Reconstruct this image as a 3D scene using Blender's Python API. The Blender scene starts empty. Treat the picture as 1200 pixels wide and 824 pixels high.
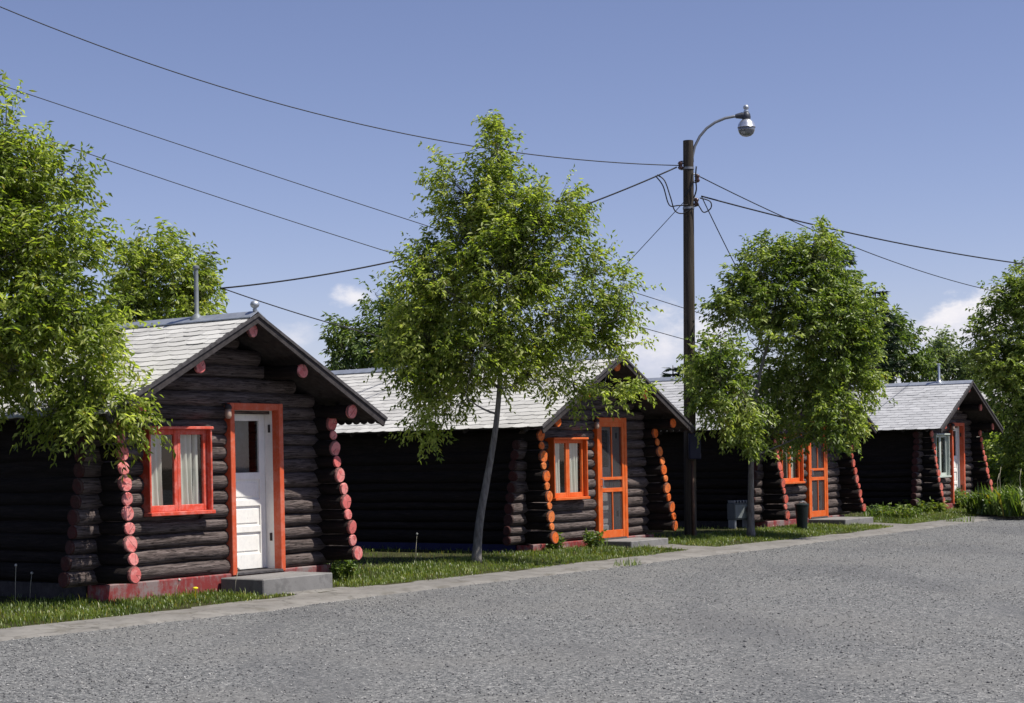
import bpy, math, random
import numpy as np
from mathutils import Vector, Matrix, noise as mnoise
R = math.radians
SC = bpy.context.scene
COL = SC.collection

# ---------------------------------------------------------------- camera
cam_d = bpy.data.cameras.new('camera'); cam = bpy.data.objects.new('camera', cam_d); COL.objects.link(cam)
EYE = Vector((0, 0, 1.6)); F_PX, Y0, ROLL = 1969.3, 538.5, 0.019
cam_d.sensor_width = 36; cam_d.lens = F_PX / 1200 * 36
cam_d.shift_x = -2.4 / 1200; cam_d.shift_y = (Y0 - 412) / 1200
cam_d.clip_start = 0.1; cam_d.clip_end = 5000
cam.matrix_world = Matrix.Translation(EYE) @ Matrix.Rotation(R(90), 4, 'X') @ Matrix.Rotation(-ROLL, 4, 'Z')
SC.camera = cam

# ---------------------------------------------------------------- light and exposure
SUN_STRENGTH, SKY_STRENGTH, EXPOSURE = 4.8, 0.078, 0.5
LIGHT = Vector((-0.66, 0.19, -1.2)).normalized()
SUN_EL = math.asin(-LIGHT.z); SUN_ROT = math.atan2(-LIGHT.x, -LIGHT.y)
sun_d = bpy.data.lights.new('sun', 'SUN'); sun = bpy.data.objects.new('sun', sun_d); COL.objects.link(sun)
sun_d.energy = SUN_STRENGTH; sun_d.angle = R(0.53); sun_d.color = (1.0, 0.95, 0.87)
sun.rotation_euler = LIGHT.to_track_quat('-Z', 'Y').to_euler(); sun.location = (20, -8, 40)
vs = SC.view_settings
vs.view_transform = 'Standard'; vs.look = 'None'; vs.exposure = EXPOSURE; vs.gamma = 1; vs.use_curve_mapping = False

class NT:
    """small wrapper for writing node trees"""
    def __init__(s, tree): s.t = tree; s.n = tree.nodes; s.l = tree.links
    def put(s, sock, v):
        if v is None: return
        if isinstance(v, bpy.types.NodeSocket): s.l.new(v, sock)
        elif isinstance(v, (tuple, list)) and len(v) == 3 and sock.type == 'RGBA': sock.default_value = (*v, 1)
        else: sock.default_value = v
    def node(s, typ, ins=None, **kw):
        n = s.n.new(typ)
        for k, v in kw.items(): setattr(n, k, v)
        for k, v in (ins or {}).items(): s.put(n.inputs[k], v)
        return n
    def math(s, op, a, b=None, c=None, clamp=False):
        n = s.n.new('ShaderNodeMath'); n.operation = op; n.use_clamp = clamp
        for i, v in enumerate((a, b, c)): s.put(n.inputs[i], v)
        return n.outputs[0]
    def mix(s, fac, a, b, blend='MIX'):
        n = s.n.new('ShaderNodeMix'); n.data_type = 'RGBA'; n.blend_type = blend
        s.put(n.inputs[0], fac); s.put(n.inputs[6], a); s.put(n.inputs[7], b)
        return n.outputs[2]
    def ramp(s, fac, stops, interp='LINEAR'):
        n = s.n.new('ShaderNodeValToRGB'); s.put(n.inputs[0], fac); cr = n.color_ramp; cr.interpolation = interp
        while len(cr.elements) < len(stops): cr.elements.new(0.5)
        for e, (p, c) in zip(cr.elements, stops):
            e.position = p; e.color = (*c, 1) if isinstance(c, (tuple, list)) else (c, c, c, 1)
        return n.outputs[0]
    def coords(s, kind='Object', scale=(1, 1, 1)):
        tc = s.n.new('ShaderNodeTexCoord'); mp = s.n.new('ShaderNodeMapping'); s.l.new(tc.outputs[kind], mp.inputs[0])
        mp.inputs['Scale'].default_value = scale
        return mp.outputs[0]
    def noise(s, vec, scale, detail=4, rough=0.55, dist=0.0):
        n = s.node('ShaderNodeTexNoise', {'Vector': vec, 'Scale': scale, 'Detail': detail, 'Roughness': rough, 'Distortion': dist})
        return n.outputs[0]
    def smooth(s, v, lo, hi):
        n = s.n.new('ShaderNodeMapRange'); n.interpolation_type = 'SMOOTHSTEP'
        s.put(n.inputs[0], v); n.inputs[1].default_value = lo; n.inputs[2].default_value = hi
        return n.outputs[0]
    def bump(s, h, strength=0.3, dist=0.02):
        return s.node('ShaderNodeBump', {'Height': h, 'Strength': strength, 'Distance': dist}).outputs[0]

# ---------------------------------------------------------------- sky with clouds
world = bpy.data.worlds.new('World'); SC.world = world; world.use_nodes = True
w = NT(world.node_tree); w.n.clear()
sky = w.node('ShaderNodeTexSky', sky_type='NISHITA'); sky.sun_disc = False
sky.sun_elevation = SUN_EL; sky.sun_rotation = SUN_ROT; sky.altitude = 1500; sky.air_density = 1.0; sky.dust_density = 0.7; sky.ozone_density = 1.6
geo = w.node('ShaderNodeTexCoord')
sep = w.node('ShaderNodeSeparateXYZ', {0: geo.outputs['Generated']})
az = w.math('ARCTAN2', sep.outputs[0], sep.outputs[1]); el = w.math('ARCSINE', sep.outputs[2])
def sky_angles(px, py):
    return (px - 600) / F_PX, (Y0 - py) / F_PX
cv = w.node('ShaderNodeCombineXYZ', {0: az, 1: w.math('MULTIPLY', el, 1.7), 2: 0.3}).outputs[0]
n1 = w.noise(cv, 26, 8, 0.6); n2 = w.noise(cv, 75, 5, 0.6)
nz = w.math('ADD', w.math('MULTIPLY', n1, 1.0), w.math('MULTIPLY', n2, 0.45))
cmask = None; cbody = None
for (px, py, rx, ry, soft, amp) in ((1112, 390, 70, 44, 0.6, 0.95), (1150, 372, 50, 36, 0.6, 0.9), (770, 418, 105, 66, 1.0, 0.9), (835, 398, 50, 44, 0.9, 0.9),
                                    (416, 351, 30, 18, 0.8, 0.75), (345, 400, 34, 22, 1.3, 0.55), (700, 440, 90, 30, 1.4, 0.5), (1040, 430, 110, 34, 1.3, 0.55),
                                    (-420, 330, 190, 70, 0.6, 0.8), (1800, 300, 230, 80, 0.6, 0.8)):
    py_ = py - ROLL * (px - 600) * -1.0
    a0, e0 = sky_angles(px, py_)
    dx = w.math('DIVIDE', w.math('SUBTRACT', az, a0), rx / F_PX); dy = w.math('DIVIDE', w.math('SUBTRACT', el, e0), ry / F_PX)
    d2 = w.math('SQRT', w.math('ADD', w.math('MULTIPLY', dx, dx), w.math('MULTIPLY', dy, dy)))
    v = w.math('ADD', w.math('SUBTRACT', 1.0, d2), w.math('MULTIPLY', w.math('SUBTRACT', nz, 0.72), 1.9))
    m = w.math('MULTIPLY', w.smooth(v, 0.0, soft), amp)
    cmask = m if cmask is None else w.math('MAXIMUM', cmask, m)
lp = w.math('MULTIPLY', w.smooth(w.math('ADD', el, w.math('MULTIPLY', w.math('SUBTRACT', n2, 0.5), 0.05)), 0.04, 0.1), 1.0)
ccol = w.mix(lp, (5.6, 5.9, 7.2), (9.4, 9.0, 9.0))
SKY_TINT = (1.13, 0.95, 1.05)
skyc = w.mix(1.0, sky.outputs[0], SKY_TINT, 'MULTIPLY')
bg = w.node('ShaderNodeBackground', {'Color': w.mix(cmask, skyc, ccol), 'Strength': SKY_STRENGTH})
w.l.new(bg.outputs[0], w.node('ShaderNodeOutputWorld').inputs[0])

# ---------------------------------------------------------------- pixel -> world helpers (used once, to measure the place)
def ray(x, y):
    dx, dy = x - 600, y - 412; c, s = math.cos(ROLL), math.sin(ROLL)
    X = c * dx - s * dy; Y = s * dx + c * dy
    return Vector((X / F_PX, 1, (Y0 - (Y + 412)) / F_PX))
def at(x, y, D): return EYE + ray(x, y) * D
def onz(x, y, z):
    r = ray(x, y); return EYE + r * ((z - 1.6) / r.z)

# ---------------------------------------------------------------- materials
MATS = {}
def mat(name, fn):
    if name in MATS: return MATS[name]
    m = bpy.data.materials.new(name); m.use_nodes = True; t = NT(m.node_tree); t.n.clear()
    out = t.node('ShaderNodeOutputMaterial'); s = fn(t)
    t.l.new(s, out.inputs[0]); MATS[name] = m
    return m
def bsdf(t, color, rough=0.8, normal=None, metal=0.0, spec=0.3):
    return t.node('ShaderNodeBsdfPrincipled', {'Base Color': color, 'Roughness': rough, 'Metallic': metal, 'Specular IOR Level': spec, 'Normal': normal}).outputs[0]

def island(t): return t.node('ShaderNodeNewGeometry').outputs['Random Per Island']

def m_log(axis):
    def fn(t):
        sc = (1.2, 14, 14) if axis == 'x' else (14, 1.2, 14)
        v = t.coords('Object', sc); v2 = t.coords('Object', (1, 1, 1))
        n = t.noise(v, 3.0, 6, 0.65, 0.4); big = t.noise(v2, 1.7, 3)
        fine = t.noise(v, 11.0, 4, 0.7)
        if axis == 'x':   # road front: lighter copy of the wood, matched to logs in sun
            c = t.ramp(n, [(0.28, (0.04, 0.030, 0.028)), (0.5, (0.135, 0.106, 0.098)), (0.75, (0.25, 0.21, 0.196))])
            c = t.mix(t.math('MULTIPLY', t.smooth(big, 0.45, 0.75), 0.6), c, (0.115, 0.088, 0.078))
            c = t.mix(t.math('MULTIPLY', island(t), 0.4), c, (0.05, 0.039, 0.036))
        else:             # sides: same wood with the shade painted in, near black
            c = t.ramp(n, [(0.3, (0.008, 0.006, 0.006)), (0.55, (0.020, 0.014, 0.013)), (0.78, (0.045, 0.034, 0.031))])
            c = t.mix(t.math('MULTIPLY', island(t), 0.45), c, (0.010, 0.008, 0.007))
        chk = t.noise(t.coords('Object', (0.8, 26, 26) if axis == 'x' else (26, 0.8, 26)), 2.0, 3, 0.5)   # drying cracks along the grain
        crack = t.smooth(t.math('ABSOLUTE', t.math('SUBTRACT', chk, 0.5)), 0.028, 0.006)
        c = t.mix(t.math('MULTIPLY', crack, 0.75), c, (0.012, 0.009, 0.008))
        kn = t.node('ShaderNodeTexVoronoi', {'Vector': t.coords('Object', (1.6, 5, 5) if axis == 'x' else (5, 1.6, 5)), 'Scale': 1.3}).outputs['Distance']
        c = t.mix(t.math('MULTIPLY', t.smooth(kn, 0.16, 0.07), 0.7), c, (0.02, 0.014, 0.012))
        h = t.math('SUBTRACT', t.math('ADD', n, t.math('MULTIPLY', fine, 0.6)), t.math('MULTIPLY', crack, 0.8))
        return bsdf(t, c, 0.85, t.bump(h, 0.8, 0.025), spec=0.2)
    return mat('log_brown_' + axis, fn)
def m_paint(name, col, worn, amount=0.5, rough=0.6, scale=6, chips=None):
    def fn(t):
        v = t.coords('Object', (1, 1, 1))
        n = t.noise(v, scale, 5, 0.65); n2 = t.noise(v, scale * 6, 4, 0.7); br = t.noise(t.coords('Object', (5, 5, 0.6)), scale * 3, 4, 0.7)
        mask = t.smooth(t.math('ADD', n, t.math('MULTIPLY', t.math('SUBTRACT', t.math('ADD', t.math('MULTIPLY', n2, 0.5), t.math('MULTIPLY', br, 0.5)), 0.5), 0.9)), 0.40, 0.68)
        c = t.mix(t.math('MULTIPLY', mask, amount), col, worn)
        c = t.mix(t.math('MULTIPLY', t.smooth(br, 0.55, 0.75), 0.35), c, tuple(x * 0.6 for x in col))
        fl = t.smooth(t.math('ADD', t.math('MULTIPLY', n2, 0.6), t.math('MULTIPLY', br, 0.4)), 0.635, 0.66)
        c = t.mix(t.math('MULTIPLY', fl, 0.75), c, chips or tuple(min(1, 0.35 * x + 0.12) for x in worn))
        return bsdf(t, c, rough, t.bump(t.math('SUBTRACT', br, fl), 0.2, 0.008))
    return mat(name, fn)
def m_plain(name, col, rough=0.7, metal=0.0, var=0.25, scale=9, spec=0.3, bump=0.15):
    def fn(t):
        v = t.coords('Object'); n = t.noise(v, scale, 5, 0.6)
        dark = tuple(x * (1 - var) for x in col); light = tuple(min(1, x * (1 + var)) for x in col)
        c = t.ramp(n, [(0.3, dark), (0.7, light)])
        return bsdf(t, c, rough, t.bump(n, bump, 0.01), metal, spec)
    return mat(name, fn)
def m_logend(name, col, worn):
    def fn(t):
        oi = t.node('ShaderNodeObjectInfo').outputs['Random']
        sp = t.node('ShaderNodeSeparateXYZ', {0: t.coords('Object')}); X = t.math('ADD', sp.outputs[0], sp.outputs[1]); Z = sp.outputs[2]
        off = t.node('ShaderNodeCombineXYZ', {0: t.math('ADD', X, t.math('MULTIPLY', oi, 50)), 1: Z, 2: oi}).outputs[0]
        n = t.noise(off, 14, 4); n2 = t.noise(off, 55, 3, 0.7); n3 = t.noise(off, 26, 3)
        rr = t.math('SQRT', t.math('ADD', t.math('MULTIPLY', X, X), t.math('MULTIPLY', Z, Z)))
        ring = t.math('SINE', t.math('ADD', t.math('MULTIPLY', rr, 420), t.math('MULTIPLY', n, 9)))
        ang = t.math('ARCTAN2', Z, X)
        c = t.mix(t.smooth(t.math('ADD', n, t.math('MULTIPLY', t.math('SUBTRACT', oi, 0.5), 0.25)), 0.38, 0.66), col, worn)
        c = t.mix(t.math('MULTIPLY', t.smooth(ring, 0.3, 1.0), 0.22), c, tuple(x * 0.45 for x in col))
        c = t.mix(t.math('MULTIPLY', t.smooth(n2, 0.6, 0.67), 0.7), c, (0.11, 0.06, 0.05))
        c = t.mix(t.math('MULTIPLY', t.smooth(t.math('ADD', rr, t.math('MULTIPLY', n3, 0.03)), 0.098, 0.106), 0.8), c, (0.06, 0.04, 0.035))
        for k, w_ in ((6.28, 0.05), (11.3, 0.035)):
            a0 = t.math('SUBTRACT', t.math('MULTIPLY', t.math('FRACT', t.math('MULTIPLY', oi, k)), 6.28), 3.14)
            d = t.math('ABSOLUTE', t.math('SUBTRACT', ang, t.math('ADD', a0, t.math('MULTIPLY', t.math('SUBTRACT', n3, 0.5), 0.7))))
            c = t.mix(t.math('MULTIPLY', t.smooth(t.math('MULTIPLY', d, rr), 0.0045, 0.0015), 0.8), c, (0.04, 0.02, 0.018))
        return bsdf(t, c, 0.75, t.bump(t.math('ADD', n2, t.math('MULTIPLY', ring, 0.2)), 0.4, 0.01))
    return mat(name, fn)
def m_shingle(name, a, b):
    def fn(t):
        v = t.coords('Object'); n = t.noise(v, 2.2, 5, 0.6); f = t.noise(v, 90, 3, 0.7)
        c = t.ramp(island(t), [(0.0, a), (1.0, b)])
        c = t.mix(t.smooth(n, 0.5, 0.75), c, tuple(x * 0.72 for x in a))
        c = t.mix(t.math('MULTIPLY', f, 0.3), c, tuple(x * 0.6 for x in a))
        return bsdf(t, c, 0.9, t.bump(f, 0.3, 0.01), spec=0.15)
    return mat(name, fn)
def m_leaf(name, dark, mid, light, trans=0.35, yellow=0.06):
    def fn(t):
        r = island(t); v = t.coords('Object'); n = t.noise(v, 0.9, 3)
        f = t.math('ADD', t.math('MULTIPLY', r, 0.55), t.math('MULTIPLY', t.smooth(n, 0.3, 0.7), 0.45))
        c = t.ramp(f, [(0.05, dark), (0.5, mid), (0.95, light)])
        r2 = t.math('FRACT', t.math('MULTIPLY', r, 37.7))
        c = t.mix(t.smooth(r2, 1 - yellow, 1.0), c, (0.24, 0.20, 0.025))
        d = bsdf(t, c, 0.42, None, spec=0.45)
        tr = t.node('ShaderNodeBsdfTranslucent', {'Color': t.mix(1.0, c, (1.55, 1.7, 0.65), 'MULTIPLY')}).outputs[0]
        return t.node('ShaderNodeMixShader', {0: trans, 1: d, 2: tr}).outputs[0]
    return mat(name, fn)
def m_glass(name='window_glass', tint=(0.93, 0.95, 0.95)):
    def fn(t):
        fr = t.node('ShaderNodeFresnel', {'IOR': 1.5}).outputs[0]
        fr = t.math('SUBTRACT', fr, 0.045)
        g = t.node('ShaderNodeBsdfGlossy', {'Color': (0.95, 0.97, 1.0), 'Roughness': 0.02}).outputs[0]
        tr = t.node('ShaderNodeBsdfTransparent', {'Color': tint}).outputs[0]
        return t.node('ShaderNodeMixShader', {0: t.math('MULTIPLY', t.math('ADD', fr, 0.05), t.math('SUBTRACT', 1.0, t.node('ShaderNodeNewGeometry').outputs['Backfacing'])), 1: tr, 2: g}).outputs[0]
    return mat(name, fn)
def m_screen():
    def fn(t):
        d = bsdf(t, (0.06, 0.06, 0.06), 0.7)
        tr = t.node('ShaderNodeBsdfTransparent', {'Color': (1, 1, 1)}).outputs[0]
        return t.node('ShaderNodeMixShader', {0: 0.33, 1: tr, 2: d}).outputs[0]
    return mat('insect_screen', fn)
def m_cloth(name, col):
    def fn(t):
        n = t.noise(t.coords('Object', (3, 3, 0.5)), 12, 3)
        c = t.mix(t.math('MULTIPLY', n, 0.4), col, tuple(x * 0.7 for x in col))
        d = bsdf(t, c, 0.9, None, spec=0.1)
        tr = t.node('ShaderNodeBsdfTranslucent', {'Color': c}).outputs[0]
        return t.node('ShaderNodeMixShader', {0: 0.25, 1: d, 2: tr}).outputs[0]
    return mat(name, fn)
def m_bark(name, a, b, sc=(1, 1, 0.25)):
    def fn(t):
        v = t.coords('Object', sc); n = t.noise(v, 22, 6, 0.7, 0.5); n2 = t.noise(v, 4, 3)
        c = t.ramp(t.math('ADD', t.math('MULTIPLY', n, 0.7), t.math('MULTIPLY', n2, 0.3)), [(0.35, a), (0.65, b)])
        return bsdf(t, c, 0.9, t.bump(n, 0.7, 0.02), spec=0.15)
    return mat(name, fn)
def m_gravel():
    def fn(t):
        v = t.coords('Object')
        warp = t.node('ShaderNodeTexNoise', {'Vector': v, 'Scale': 30, 'Detail': 2}).outputs[1]
        vv = t.node('ShaderNodeVectorMath', {0: v, 1: t.node('ShaderNodeVectorMath', {0: warp, 1: (0.012, 0.012, 0.012)}, operation='MULTIPLY').outputs[0]}, operation='ADD').outputs[0]
        vo = t.node('ShaderNodeTexVoronoi', {'Vector': vv, 'Scale': 52.0, 'Randomness': 1.0})
        vs_ = t.node('ShaderNodeTexVoronoi', {'Vector': vv, 'Scale': 120.0, 'Randomness': 1.0})
        r1 = t.node('ShaderNodeSeparateColor', {0: vo.outputs['Color']}).outputs[0]
        r2 = t.node('ShaderNodeSeparateColor', {0: vs_.outputs['Color']}).outputs[1]
        big = t.noise(t.coords('Object', (1, 1, 1)), 0.35, 5, 0.6); mid = t.noise(v, 2.3, 4, 0.6)
        tracks = t.noise(t.coords('Object', (0.9, 0.25, 1)), 0.8, 3, 0.5, 0.3)
        pick = t.math('GREATER_THAN', t.math('ADD', t.math('MULTIPLY', mid, 1.0), t.math('MULTIPLY', t.math('SUBTRACT', r2, 0.5), 0.6)), 0.5)
        rr = t.math('ADD', t.math('MULTIPLY', r1, 0.62), t.math('MULTIPLY', r2, 0.38))
        c = t.ramp(rr, [(0.05, (0.022, 0.024, 0.026)), (0.35, (0.085, 0.088, 0.09)), (0.6, (0.145, 0.147, 0.147)), (0.82, (0.24, 0.24, 0.232)), (0.98, (0.48, 0.47, 0.45))])
        c = t.mix(t.math('MULTIPLY', t.smooth(big, 0.4, 0.65), 0.45), c, (0.155, 0.152, 0.145))
        c = t.mix(t.math('MULTIPLY', t.smooth(tracks, 0.48, 0.68), 0.42), c, (0.085, 0.087, 0.092))
        h = t.math('SUBTRACT', t.math('MULTIPLY', r1, 0.7), t.math('ADD', vo.outputs['Distance'], t.math('MULTIPLY', vs_.outputs['Distance'], 0.5)))
        return bsdf(t, c, 0.9, t.bump(h, 0.4, 0.014), spec=0.2)
    return mat('gravel', fn)
def m_concrete(name, col, scale=1.0, crack=0.0):
    def fn(t):
        v = t.coords('Object'); n = t.noise(v, 1.6 * scale, 6, 0.65); f = t.noise(v, 45, 4, 0.7); g = t.noise(v, 7, 5, 0.7)
        c = t.ramp(n, [(0.3, tuple(x * 0.68 for x in col)), (0.7, tuple(x * 1.15 for x in col))])
        c = t.mix(t.math('MULTIPLY', t.smooth(g, 0.50, 0.66), 0.55), c, tuple(x * 0.5 for x in col))
        c = t.mix(t.math('MULTIPLY', f, 0.4), c, tuple(x * 0.55 for x in col))
        if crack:
            wv = t.node('ShaderNodeVectorMath', {0: v, 1: t.node('ShaderNodeVectorMath', {0: t.node('ShaderNodeTexNoise', {'Vector': v, 'Scale': 2.5, 'Detail': 5}).outputs[1], 1: (0.5, 0.5, 0.5)}, operation='MULTIPLY').outputs[0]}, operation='ADD').outputs[0]
            d = t.node('ShaderNodeTexVoronoi', {'Vector': wv, 'Scale': 0.75}, feature='DISTANCE_TO_EDGE').outputs['Distance']
            c = t.mix(t.math('MULTIPLY', t.smooth(d, 0.012, 0.004), crack), c, (0.035, 0.033, 0.028))
            dirt = t.smooth(t.noise(v, 3.0, 6, 0.7), 0.52, 0.62); c = t.mix(t.math('MULTIPLY', dirt, 0.55), c, (0.10, 0.092, 0.075))
        return bsdf(t, c, 0.9, t.bump(f, 0.35, 0.01), spec=0.2)
    return mat(name, fn)
def m_soil(name, a, b):
    def fn(t):
        v = t.coords('Object'); n = t.noise(v, 3.5, 7, 0.7); g = t.noise(v, 30, 4, 0.7)
        c = t.ramp(t.math('ADD', t.math('MULTIPLY', n, 0.6), t.math('MULTIPLY', g, 0.4)), [(0.35, a), (0.62, b)])
        return bsdf(t, c, 0.95, t.bump(g, 0.6, 0.03), spec=0.1)
    return mat(name, fn)

# ---------------------------------------------------------------- mesh builder
class MB:
    def __init__(s): s.v = []; s.f = []; s.m = []
    def add(s, verts, faces, mi=0):
        o = len(s.v); s.v += [tuple(p) for p in verts]; s.f += [tuple(i + o for i in f) for f in faces]; s.m += [mi] * len(faces)
    def box(s, x0, x1, y0, y1, z0, z1, mi=0, ch=0.0):
        if ch <= 0:
            V = [(x, y, z) for z in (z0, z1) for y in (y0, y1) for x in (x0, x1)]
            s.add(V, [(0, 2, 3, 1), (4, 5, 7, 6), (0, 1, 5, 4), (2, 6, 7, 3), (0, 4, 6, 2), (1, 3, 7, 5)], mi); return
        # chamfered in all three axes via a convex set of 24 points
        V = []; idx = {}
        X, Y, Z = (x0, x1), (y0, y1), (z0, z1); c = ch
        for k in range(2):
            for j in range(2):
                for i in range(2):
                    sx, sy, sz = (1, -1)[i], (1, -1)[j], (1, -1)[k]
                    for ax in range(3):
                        p = [X[i] + (0 if ax == 0 else sx * c), Y[j] + (0 if ax == 1 else sy * c), Z[k] + (0 if ax == 2 else sz * c)]
                        idx[i, j, k, ax] = len(V); V.append(p)
        Fc = []
        for i in range(2):
            q = [idx[i, 0, 0, 0], idx[i, 1, 0, 0], idx[i, 1, 1, 0], idx[i, 0, 1, 0]]; Fc.append(q if i else q[::-1])
            q = [idx[0, i, 0, 1], idx[1, i, 0, 1], idx[1, i, 1, 1], idx[0, i, 1, 1]]; Fc.append(q[::-1] if i else q)
            q = [idx[0, 0, i, 2], idx[1, 0, i, 2], idx[1, 1, i, 2], idx[0, 1, i, 2]]; Fc.append(q if i else q[::-1])
        for a in range(2):
            for b in range(2):
                Fc.append([idx[0, a, b, 1], idx[1, a, b, 1], idx[1, a, b, 2], idx[0, a, b, 2]])
                Fc.append([idx[a, 0, b, 0], idx[a, 1, b, 0], idx[a, 1, b, 2], idx[a, 0, b, 2]])
                Fc.append([idx[a, b, 0, 0], idx[a, b, 1, 0], idx[a, b, 1, 1], idx[a, b, 0, 1]])
        for i in range(2):
            for j in range(2):
                for k in range(2): Fc.append([idx[i, j, k, 0], idx[i, j, k, 1], idx[i, j, k, 2]])
        s.add(V, Fc, mi)
    def tube(s, pts, rad, n=8, mi=0, caps=True):
        pts = [Vector(p) for p in pts]; rad = rad if hasattr(rad, '__len__') else [rad] * len(pts)
        V = []; F = []; prev = None
        for i, p in enumerate(pts):
            d = (pts[min(i + 1, len(pts) - 1)] - pts[max(i - 1, 0)]).normalized()
            if prev is None:
                a = d.cross(Vector((0, 0, 1)));
                if a.length < 1e-3: a = d.cross(Vector((1, 0, 0)))
                a.normalize()
            else:
                a = prev - d * prev.dot(d)
                a = a.normalized() if a.length > 1e-6 else d.orthogonal().normalized()
            prev = a; b = d.cross(a)
            for k in range(n):
                t = 2 * math.pi * k / n
                V.append(p + (a * math.cos(t) + b * math.sin(t)) * rad[i])
        for i in range(len(pts) - 1):
            for k in range(n):
                k2 = (k + 1) % n
                F.append((i * n + k, i * n + k2, (i + 1) * n + k2, (i + 1) * n + k))
        if caps:
            F.append(tuple(range(n))[::-1]); F.append(tuple((len(pts) - 1) * n + k for k in range(n)))
        s.add(V, F, mi)
    def lathe(s, c, prof, n=16, mi=0):
        c = Vector(c); V = []; F = []
        for (r, z) in prof:
            for k in range(n):
                t = 2 * math.pi * k / n; V.append(c + Vector((r * math.cos(t), r * math.sin(t), z)))
        for i in range(len(prof) - 1):
            for k in range(n):
                k2 = (k + 1) % n; F.append((i * n + k, i * n + k2, (i + 1) * n + k2, (i + 1) * n + k))
        F.append(tuple(range(n))[::-1]); F.append(tuple((len(prof) - 1) * n + k for k in range(n)))
        s.add(V, F, mi)
    def build(s, name, mats, parent=None, smooth=False, angle=None):
        me = bpy.data.meshes.new(name); me.from_pydata(s.v, [], s.f)
        mats = mats if isinstance(mats, (list, tuple)) else [mats]
        for m in mats: me.materials.append(m)
        if len(mats) > 1: me.polygons.foreach_set('material_index', s.m)
        if smooth: me.polygons.foreach_set('use_smooth', [True] * len(s.f))
        me.update()
        if smooth and angle: me.set_sharp_from_angle(angle=angle)
        o = bpy.data.objects.new(name, me); COL.objects.link(o)
        if parent: o.parent = parent
        return o
def np_mesh(name, verts, faces, m, parent=None, smooth=False):
    """verts (n,3) array, faces (k,w) array of equal-sized polygons"""
    me = bpy.data.meshes.new(name); k, wd = faces.shape
    me.vertices.add(len(verts)); me.vertices.foreach_set('co', np.ascontiguousarray(verts, np.float32).ravel())
    me.loops.add(k * wd); me.loops.foreach_set('vertex_index', np.ascontiguousarray(faces, np.int32).ravel())
    me.polygons.add(k); me.polygons.foreach_set('loop_start', np.arange(0, k * wd, wd, dtype=np.int32))
    me.polygons.foreach_set('loop_total', np.full(k, wd, np.int32))
    if smooth: me.polygons.foreach_set('use_smooth', np.ones(k, bool))
    me.materials.append(m); me.update(calc_edges=True); me.validate()
    o = bpy.data.objects.new(name, me); COL.objects.link(o)
    if parent: o.parent = parent
    return o
def empty(name, loc, rz=0.0):
    o = bpy.data.objects.new(name, None); COL.objects.link(o); o.location = loc; o.rotation_euler = (0, 0, rz); o.empty_display_size = 0.3
    return o
def tag(o, label=None, cat=None, group=None, kind=None):
    if label: o['label'] = label
    if cat: o['category'] = cat
    if group: o['group'] = group
    if kind: o['kind'] = kind
    return o

# ---------------------------------------------------------------- ground, gravel, concrete strip, lawn
K0 = Vector((-1.89, 19.7, 0)); E_ = Vector((0.567, 0.824, 0)).normalized(); N_ = Vector((-E_.y, E_.x, 0))
LOW = [(-13.5, 2.9), (-7.5, 11.6), (-4.8, 15.6), (-3.77, 16.92), (-2.49, 18.58), (-1.89, 19.7), (-1.11, 20.79), (-0.06, 22.28), (1.49, 24.46), (2.6, 26.2), (4.08, 28.14), (5.97, 31.0), (7.51, 33.26), (10.0, 37.2), (12.1, 40.2), (15.5, 45.2), (28, 63.4)]
UP = [(-14.2, 3.5), (-8.1, 12.2), (-5.1, 16.3), (-4.28, 17.3), (-3.5, 18.5), (-2.72, 19.75), (-2.05, 20.9), (-1.24, 21.9), (-0.24, 23.2), (0.85, 24.9), (2.0, 26.5), (3.3, 28.5), (4.95, 30.7), (6.6, 33.0), (9.2, 37.3), (11.2, 40.5), (14.6, 45.6), (27, 64)]
def st(p): d = Vector((p[0], p[1], 0)) - K0; return d.dot(E_), d.dot(N_)
def world_st(s_, t_, z=0): q = K0 + E_ * s_ + N_ * t_; return Vector((q.x, q.y, z))
lowst = sorted(st(p) for p in LOW); upst = sorted(st(p) for p in UP)
def low_t(s_): return float(np.interp(s_, [a for a, b in lowst], [b for a, b in lowst]))
def up_t(s_): return float(np.interp(s_, [a for a, b in upst], [b for a, b in upst]))
def nz1(x, sc, seed=0.0): return mnoise.noise(Vector((x * sc, seed, 0.37)))

g = MB(); g.add([(-900, -900, -0.02), (900, -900, -0.02), (900, 900, -0.02), (-900, 900, -0.02)], [(0, 1, 2, 3)])
tag(g.build('ground', m_soil('dry_soil', (0.06, 0.05, 0.035), (0.13, 0.11, 0.08))), kind='structure')
SS = np.arange(-26, 62, 0.16)
g = MB(); V = []
for s_ in SS:   # gravel sheet: right up under the concrete
    for t_ in (0.3, -2.0, -9.0, -22.0, -80.0): V.append(world_st(s_, low_t(s_) + t_, 0.0 if t_ > -60 else -0.01))
F = []
for i in range(len(SS) - 1):
    for k in range(4): a = i * 5 + k; F.append((a, a + 1, a + 6, a + 5))
g.add(V, F); tag(g.build('gravel_road', m_gravel()), kind='structure')
g = MB(); V = []; F = []
for s_ in SS:
    lo = low_t(s_) + 0.05 * nz1(s_, 1.7, 3) + 0.03 * nz1(s_, 6.3, 9); up = up_t(s_) + 0.12
    V += [world_st(s_, lo, -0.012), world_st(s_, lo + 0.05, 0.016 + 0.006 * nz1(s_, 3, 1)), world_st(s_, (lo + up) / 2, 0.03), world_st(s_, up, 0.035)]
for i in range(len(SS) - 1):
    for k in range(3): a = i * 4 + k; F.append((a, a + 4, a + 5, a + 1))
g.add(V, F); tag(g.build('concrete_path', m_concrete('kerb_concrete', (0.215, 0.205, 0.19), 1.0, 0.4), smooth=True), kind='structure')
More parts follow.
